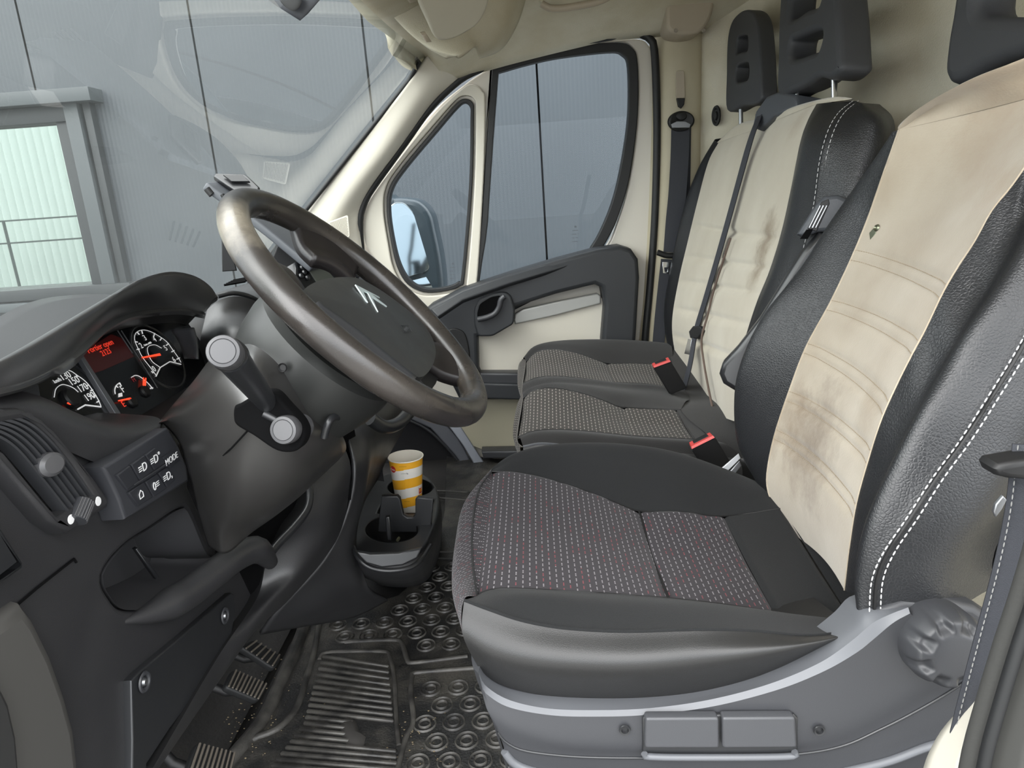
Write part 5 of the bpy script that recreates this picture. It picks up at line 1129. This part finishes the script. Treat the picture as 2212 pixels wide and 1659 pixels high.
b1 = hr(be, .515, [(1570, 238), (1569, 160), (1571, 90), (1580, 48), (1598, 26), (1618, 22), (1634, 42), (1641, 100), (1644, 170), (1644, 212), (1628, 226), (1604, 228)],
   [[(1592, 84), (1604, 76), (1614, 80), (1614, 108), (1602, 112), (1590, 114)], [(1590, 146), (1604, 136), (1616, 138), (1616, 168), (1604, 176), (1590, 176)]], .035, bv=.005)
b2 = hr(be, .505, [(1679, 205), (1679, 120), (1681, 40), (1690, -50), (1720, -105), (1765, -115), (1797, -60), (1808, 20), (1813, 110), (1812, 150), (1790, 172), (1765, 168), (1740, 184), (1710, 198)],
   [[(1706, 92), (1720, 82), (1770, 66), (1768, 104), (1752, 114), (1710, 126)], [(1706, 40), (1708, -20), (1730, -50), (1768, -40), (1768, 8), (1740, 22)]], .055, bv=.011)
for par, px, y0, y1, x in ((b1, 1600, 222, 290, .535), (b2, 1722, 190, 248, .53), (b2, 1802, 160, 224, .53)):
    tube('headrest_post', [aX(px, y0 - 12, x), aX(px + 1, y1, x)], .0052, CHR if par is b2 else STL, par)
# belt outlet on top of the bench
plate('belt_outlet', [aX(a, b, .505) for a, b in ((1632, 240), (1655, 208), (1682, 196), (1720, 205), (1722, 232), (1670, 252), (1640, 282), (1624, 276))], V((-1, -.1, .2)), .06, HLD, be, .006)
plate('belt_slot', [aX(a, b, .502) for a, b in ((1632, 246), (1648, 236), (1646, 248), (1630, 262))], V((-1, -.1, .2)), .004, DRK, be, .0005)
# ================================================================ belts
def belt(nm, par, pts, w, t, up, m=BELT, n=40): return tube(nm, pts, 0, m, par, n=n, flat=up, wid=(w, t))
mb = thing('middle_seat_belt', 'narrow black belt hanging down the middle of the bench backrest', 'seat belt', tuple(aY(1560, 500, 1.5)), 'seat belts')
def bb(px, py, o): return aP(px, py, onb(.5, .4) - V((o, 0, 0)), V((-1, 0, .27)))
bpts = [aX(1640, 252, .498)] + [aP(x, y, (onb(.95, .4) + onb(.1, .4)) / 2 - V((.02, 0, 0)), (onb(.95, .4) - onb(.1, .4)).cross(V((0, 1, 0))).normalized()) for x, y in ((1622, 300), (1598, 385), (1572, 480), (1545, 575), (1520, 660), (1502, 720), (1492, 780), (1478, 835), (1465, 850))]
belt('webbing', mb, bpts, .011, .0012, V((.2, -1, .2)), n=60)
bp2 = [p + V((-.004, -.014, 0)) for p in bpts]; belt('webbing', mb, bp2, .006, .001, V((.6, -1, 0)), n=60)
tq = aP(1497, 722, bpts[6] - V((.01, 0, 0)), V((-1, -.2, .2)))
plate('tongue_cover', [aP(a, b, tq, V((-1, -.2, .2))) for a, b in ((1487, 716), (1496, 704), (1512, 704), (1518, 714), (1506, 732), (1490, 730))], V((-1, -.2, .2)), .012, PLd, mb, .003)
plate('tongue', [aP(a, b, tq, V((-1, -.2, .2))) for a, b in ((1486, 732), (1494, 734), (1488, 766), (1478, 764))], V((-1, -.2, .2)), .002, CHR, mb, .0005)
pb = thing('passenger_seat_belt', 'black passenger belt hanging from its loop on the door pillar', 'seat belt', tuple(aY(1450, 500, 2.0)), 'seat belts')
wb = kY(2.015, (1470, 272), (1468, 340), (1463, 420), (1457, 480), (1452, 545)); belt('webbing', pb, wb, .024, .0015, V((1, -.1, 0)))
belt('webbing', pb, kY(2.02, (1441, 560), (1432, 640), (1424, 720), (1418, 800)), .017, .0015, V((1, -.1, 0)))
belt('rear_webbing', pb, kY(2.03, (1484, 275), (1482, 400), (1478, 520), (1468, 640)), .012, .0015, V((1, .3, 0)))
lathe('loop', [(0, .004), (.012, .006), (.030, .010), (.034, .008), (.036, 0)], aY(1471, 262, 2.01), V((0, -1, 0)), PLd, pb, 36, sc=(1, .72))
plate('loop_slot', kY(1.998, (1450, 268), (1462, 262), (1480, 262), (1492, 268), (1490, 276), (1452, 276)), NY, .003, STL, pb, .0008)
lathe('loop_bolt', [(0, .012), (.012, .010), (.015, .004)], aY(1471, 252, 2.003), NY, PLd, pb, 20, sc=(1, .7))
tube('stopper', kY(1.995, (1420, 545), (1440, 552), (1460, 552)), .008, PLd, pb, n=8)
tg_ = kY(1.998, (1431, 566), (1447, 566), (1446, 592), (1432, 590)); plate('tongue', tg_, NY, .002, CHR, pb, .0005, holes=[kY(1.998, (1435, 578), (1443, 578), (1442, 587), (1436, 587))])
ha = thing('belt_height_adjuster', 'slotted beige belt height adjuster with black button above the belt loop', 'belt adjuster', tuple(aY(1470, 190, 2.02)))
plate('slot', kY(2.022, (1461, 152), (1478, 152), (1480, 212), (1460, 212)), NY, .004, TAU, ha, .001, r=.006)
plate('button', kY(2.012, (1462, 212), (1480, 212), (1478, 226), (1472, 234), (1466, 230)), NY, .012, PLd, ha, .002)
db = thing('driver_seat_belt', 'black driver belt with pale stitched edge running down the right edge', 'seat belt', tuple(aY(2150, 1200, .42)), 'seat belts')
# near pillar belt strip
e0 = cY([(2188, 960, .44), (2172, 1100, .44), (2145, 1230, .44), (2105, 1380, .44), (2062, 1545, .44), (2040, 1640, .44)])
skin('webbing', [e0, [p + V((.055, -.02, -.0)) for p in e0]], BELT, db, 30, 4, th=.002)
stitches('edge_stitching', [p + V((.002, -.002, 0)) for p in e0], mat('grey thread', (130, 130, 128), .8), db, .0005, .003, .002)
plate('guide', kY(.425, (2150, 1015), (2160, 1004), (2240, 990), (2240, 1040), (2180, 1036), (2156, 1030)), NY, .02, PLd, db, .004)
plate('tongue', kY(.425, (2147, 1106), (2152, 1090), (2168, 1072), (2176, 1080), (2166, 1100), (2152, 1118)), NY, .003, STL, db, .0008)
# buckles
def buckle(nm, label, pts, y, n, h):
    t = thing(nm, label, 'belt buckle', tuple(aY(*pts[0], y)), 'seat belt buckles')
    top = [aY(a, b, yy) for (a, b), yy in zip(pts, (y, y, y + .03, y + .03))]
    dnv = nz(aY(h[0], h[1], y + .01) - (top[0] + top[1]) / 2) * .075
    bm = bmesh.new(); A = [bm.verts.new(p) for p in top]; B = [bm.verts.new(p + dnv) for p in top]
    for i in range(4): bm.faces.new((A[i], A[(i + 1) % 4], B[(i + 1) % 4], B[i]))
    bm.faces.new(A); bm.faces.new(B); bmesh.ops.bevel(bm, geom=bm.edges[:], offset=.002, segments=2, affect='EDGES')
    bmesh_link('body', bm, PLd, t)
    c = sum(top, V()) / 4; bm = bmesh.new(); nn = nz((top[1] - top[0]).cross(top[3] - top[0])); nn = nn if nn.z > 0 else -nn
    C1 = [bm.verts.new(c + (p - c) * .96 + nn * .001) for p in top]; C2 = [bm.verts.new(c + (p - c) * .9 + nn * .005) for p in top]
    for i in range(4): bm.faces.new((C1[i], C1[(i + 1) % 4], C2[(i + 1) % 4], C2[i]))
    bm.faces.new(C2); bmesh_link('release_button', bm, REDP, t)
    q = [c + (p - c) * .62 + nn * .006 + (top[3] - top[0]) * .12 for p in top]; plate('slot', q, nn, .002, PLd, t, .0003)
    return t
buckle('seat_belt_buckle', 'red-topped black buckle between the driver seat and the bench', [(1494, 972), (1546, 946), (1538, 938), (1489, 962)], 1.08, None, (1570, 1040))
buckle('seat_belt_buckle', 'red-topped black buckle at the middle of the bench', [(1412, 796), (1450, 782), (1446, 775), (1408, 790)], 1.5, None, (1468, 850))
bs = thing('buckle_stalk', 'bare steel buckle bracket beside the driver seat', 'bracket', tuple(aY(1580, 1010, 1.03)))
plate('bracket', kY(1.03, (1556, 1014), (1596, 980), (1600, 990), (1568, 1022)), V((0, -1, .3)), .004, mat('bright steel', (215, 218, 222), .3, .3), bs, .001)
plate('bracket', kY(1.02, (1572, 1024), (1598, 996), (1602, 1006), (1584, 1030)), V((0, -1, .3)), .004, STL, bs, .001)
# ================================================================ near pillar at the driver door
SEALM = mat('door seal fabric', (52, 52, 50), .8, bump=('noise', 300, .3, .001))
sp_ = [(2640, 100), (2520, 400), (2400, 700), (2310, 880), (2260, 1000), (2235, 1150), (2195, 1290), (2158, 1400), (2118, 1530), (2088, 1640), (2070, 1760)]
st(tube('trim_10', [aY(a + 14, b, .40) for a, b in sp_], .0075, SEALM, None, 14, n=40))
st(skin('trim_11', [[aY(a + 30, b, .395) for a, b in sp_], [aY(a + 140, b, .37) for a, b in sp_]], mat('door jamb grey', (60, 60, 58), .5), None, 30, 4, th=.004))
st(tube('trim_12', [aY(a + 40, b, .385) for a, b in sp_], .004, RUB, None, 10, n=40))
st(skin('trim_13', [cY([(2140, 1490, .43), (2110, 1520, .44), (2060, 1565, .45), (2028, 1610, .455), (2005, 1665, .46), (1990, 1760, .46)]), cY([(2190, 1490, .41), (2170, 1520, .41), (2130, 1565, .41), (2110, 1610, .41), (2090, 1665, .41), (2080, 1760, .41)])], BEI, None, 20, 5, th=.004))
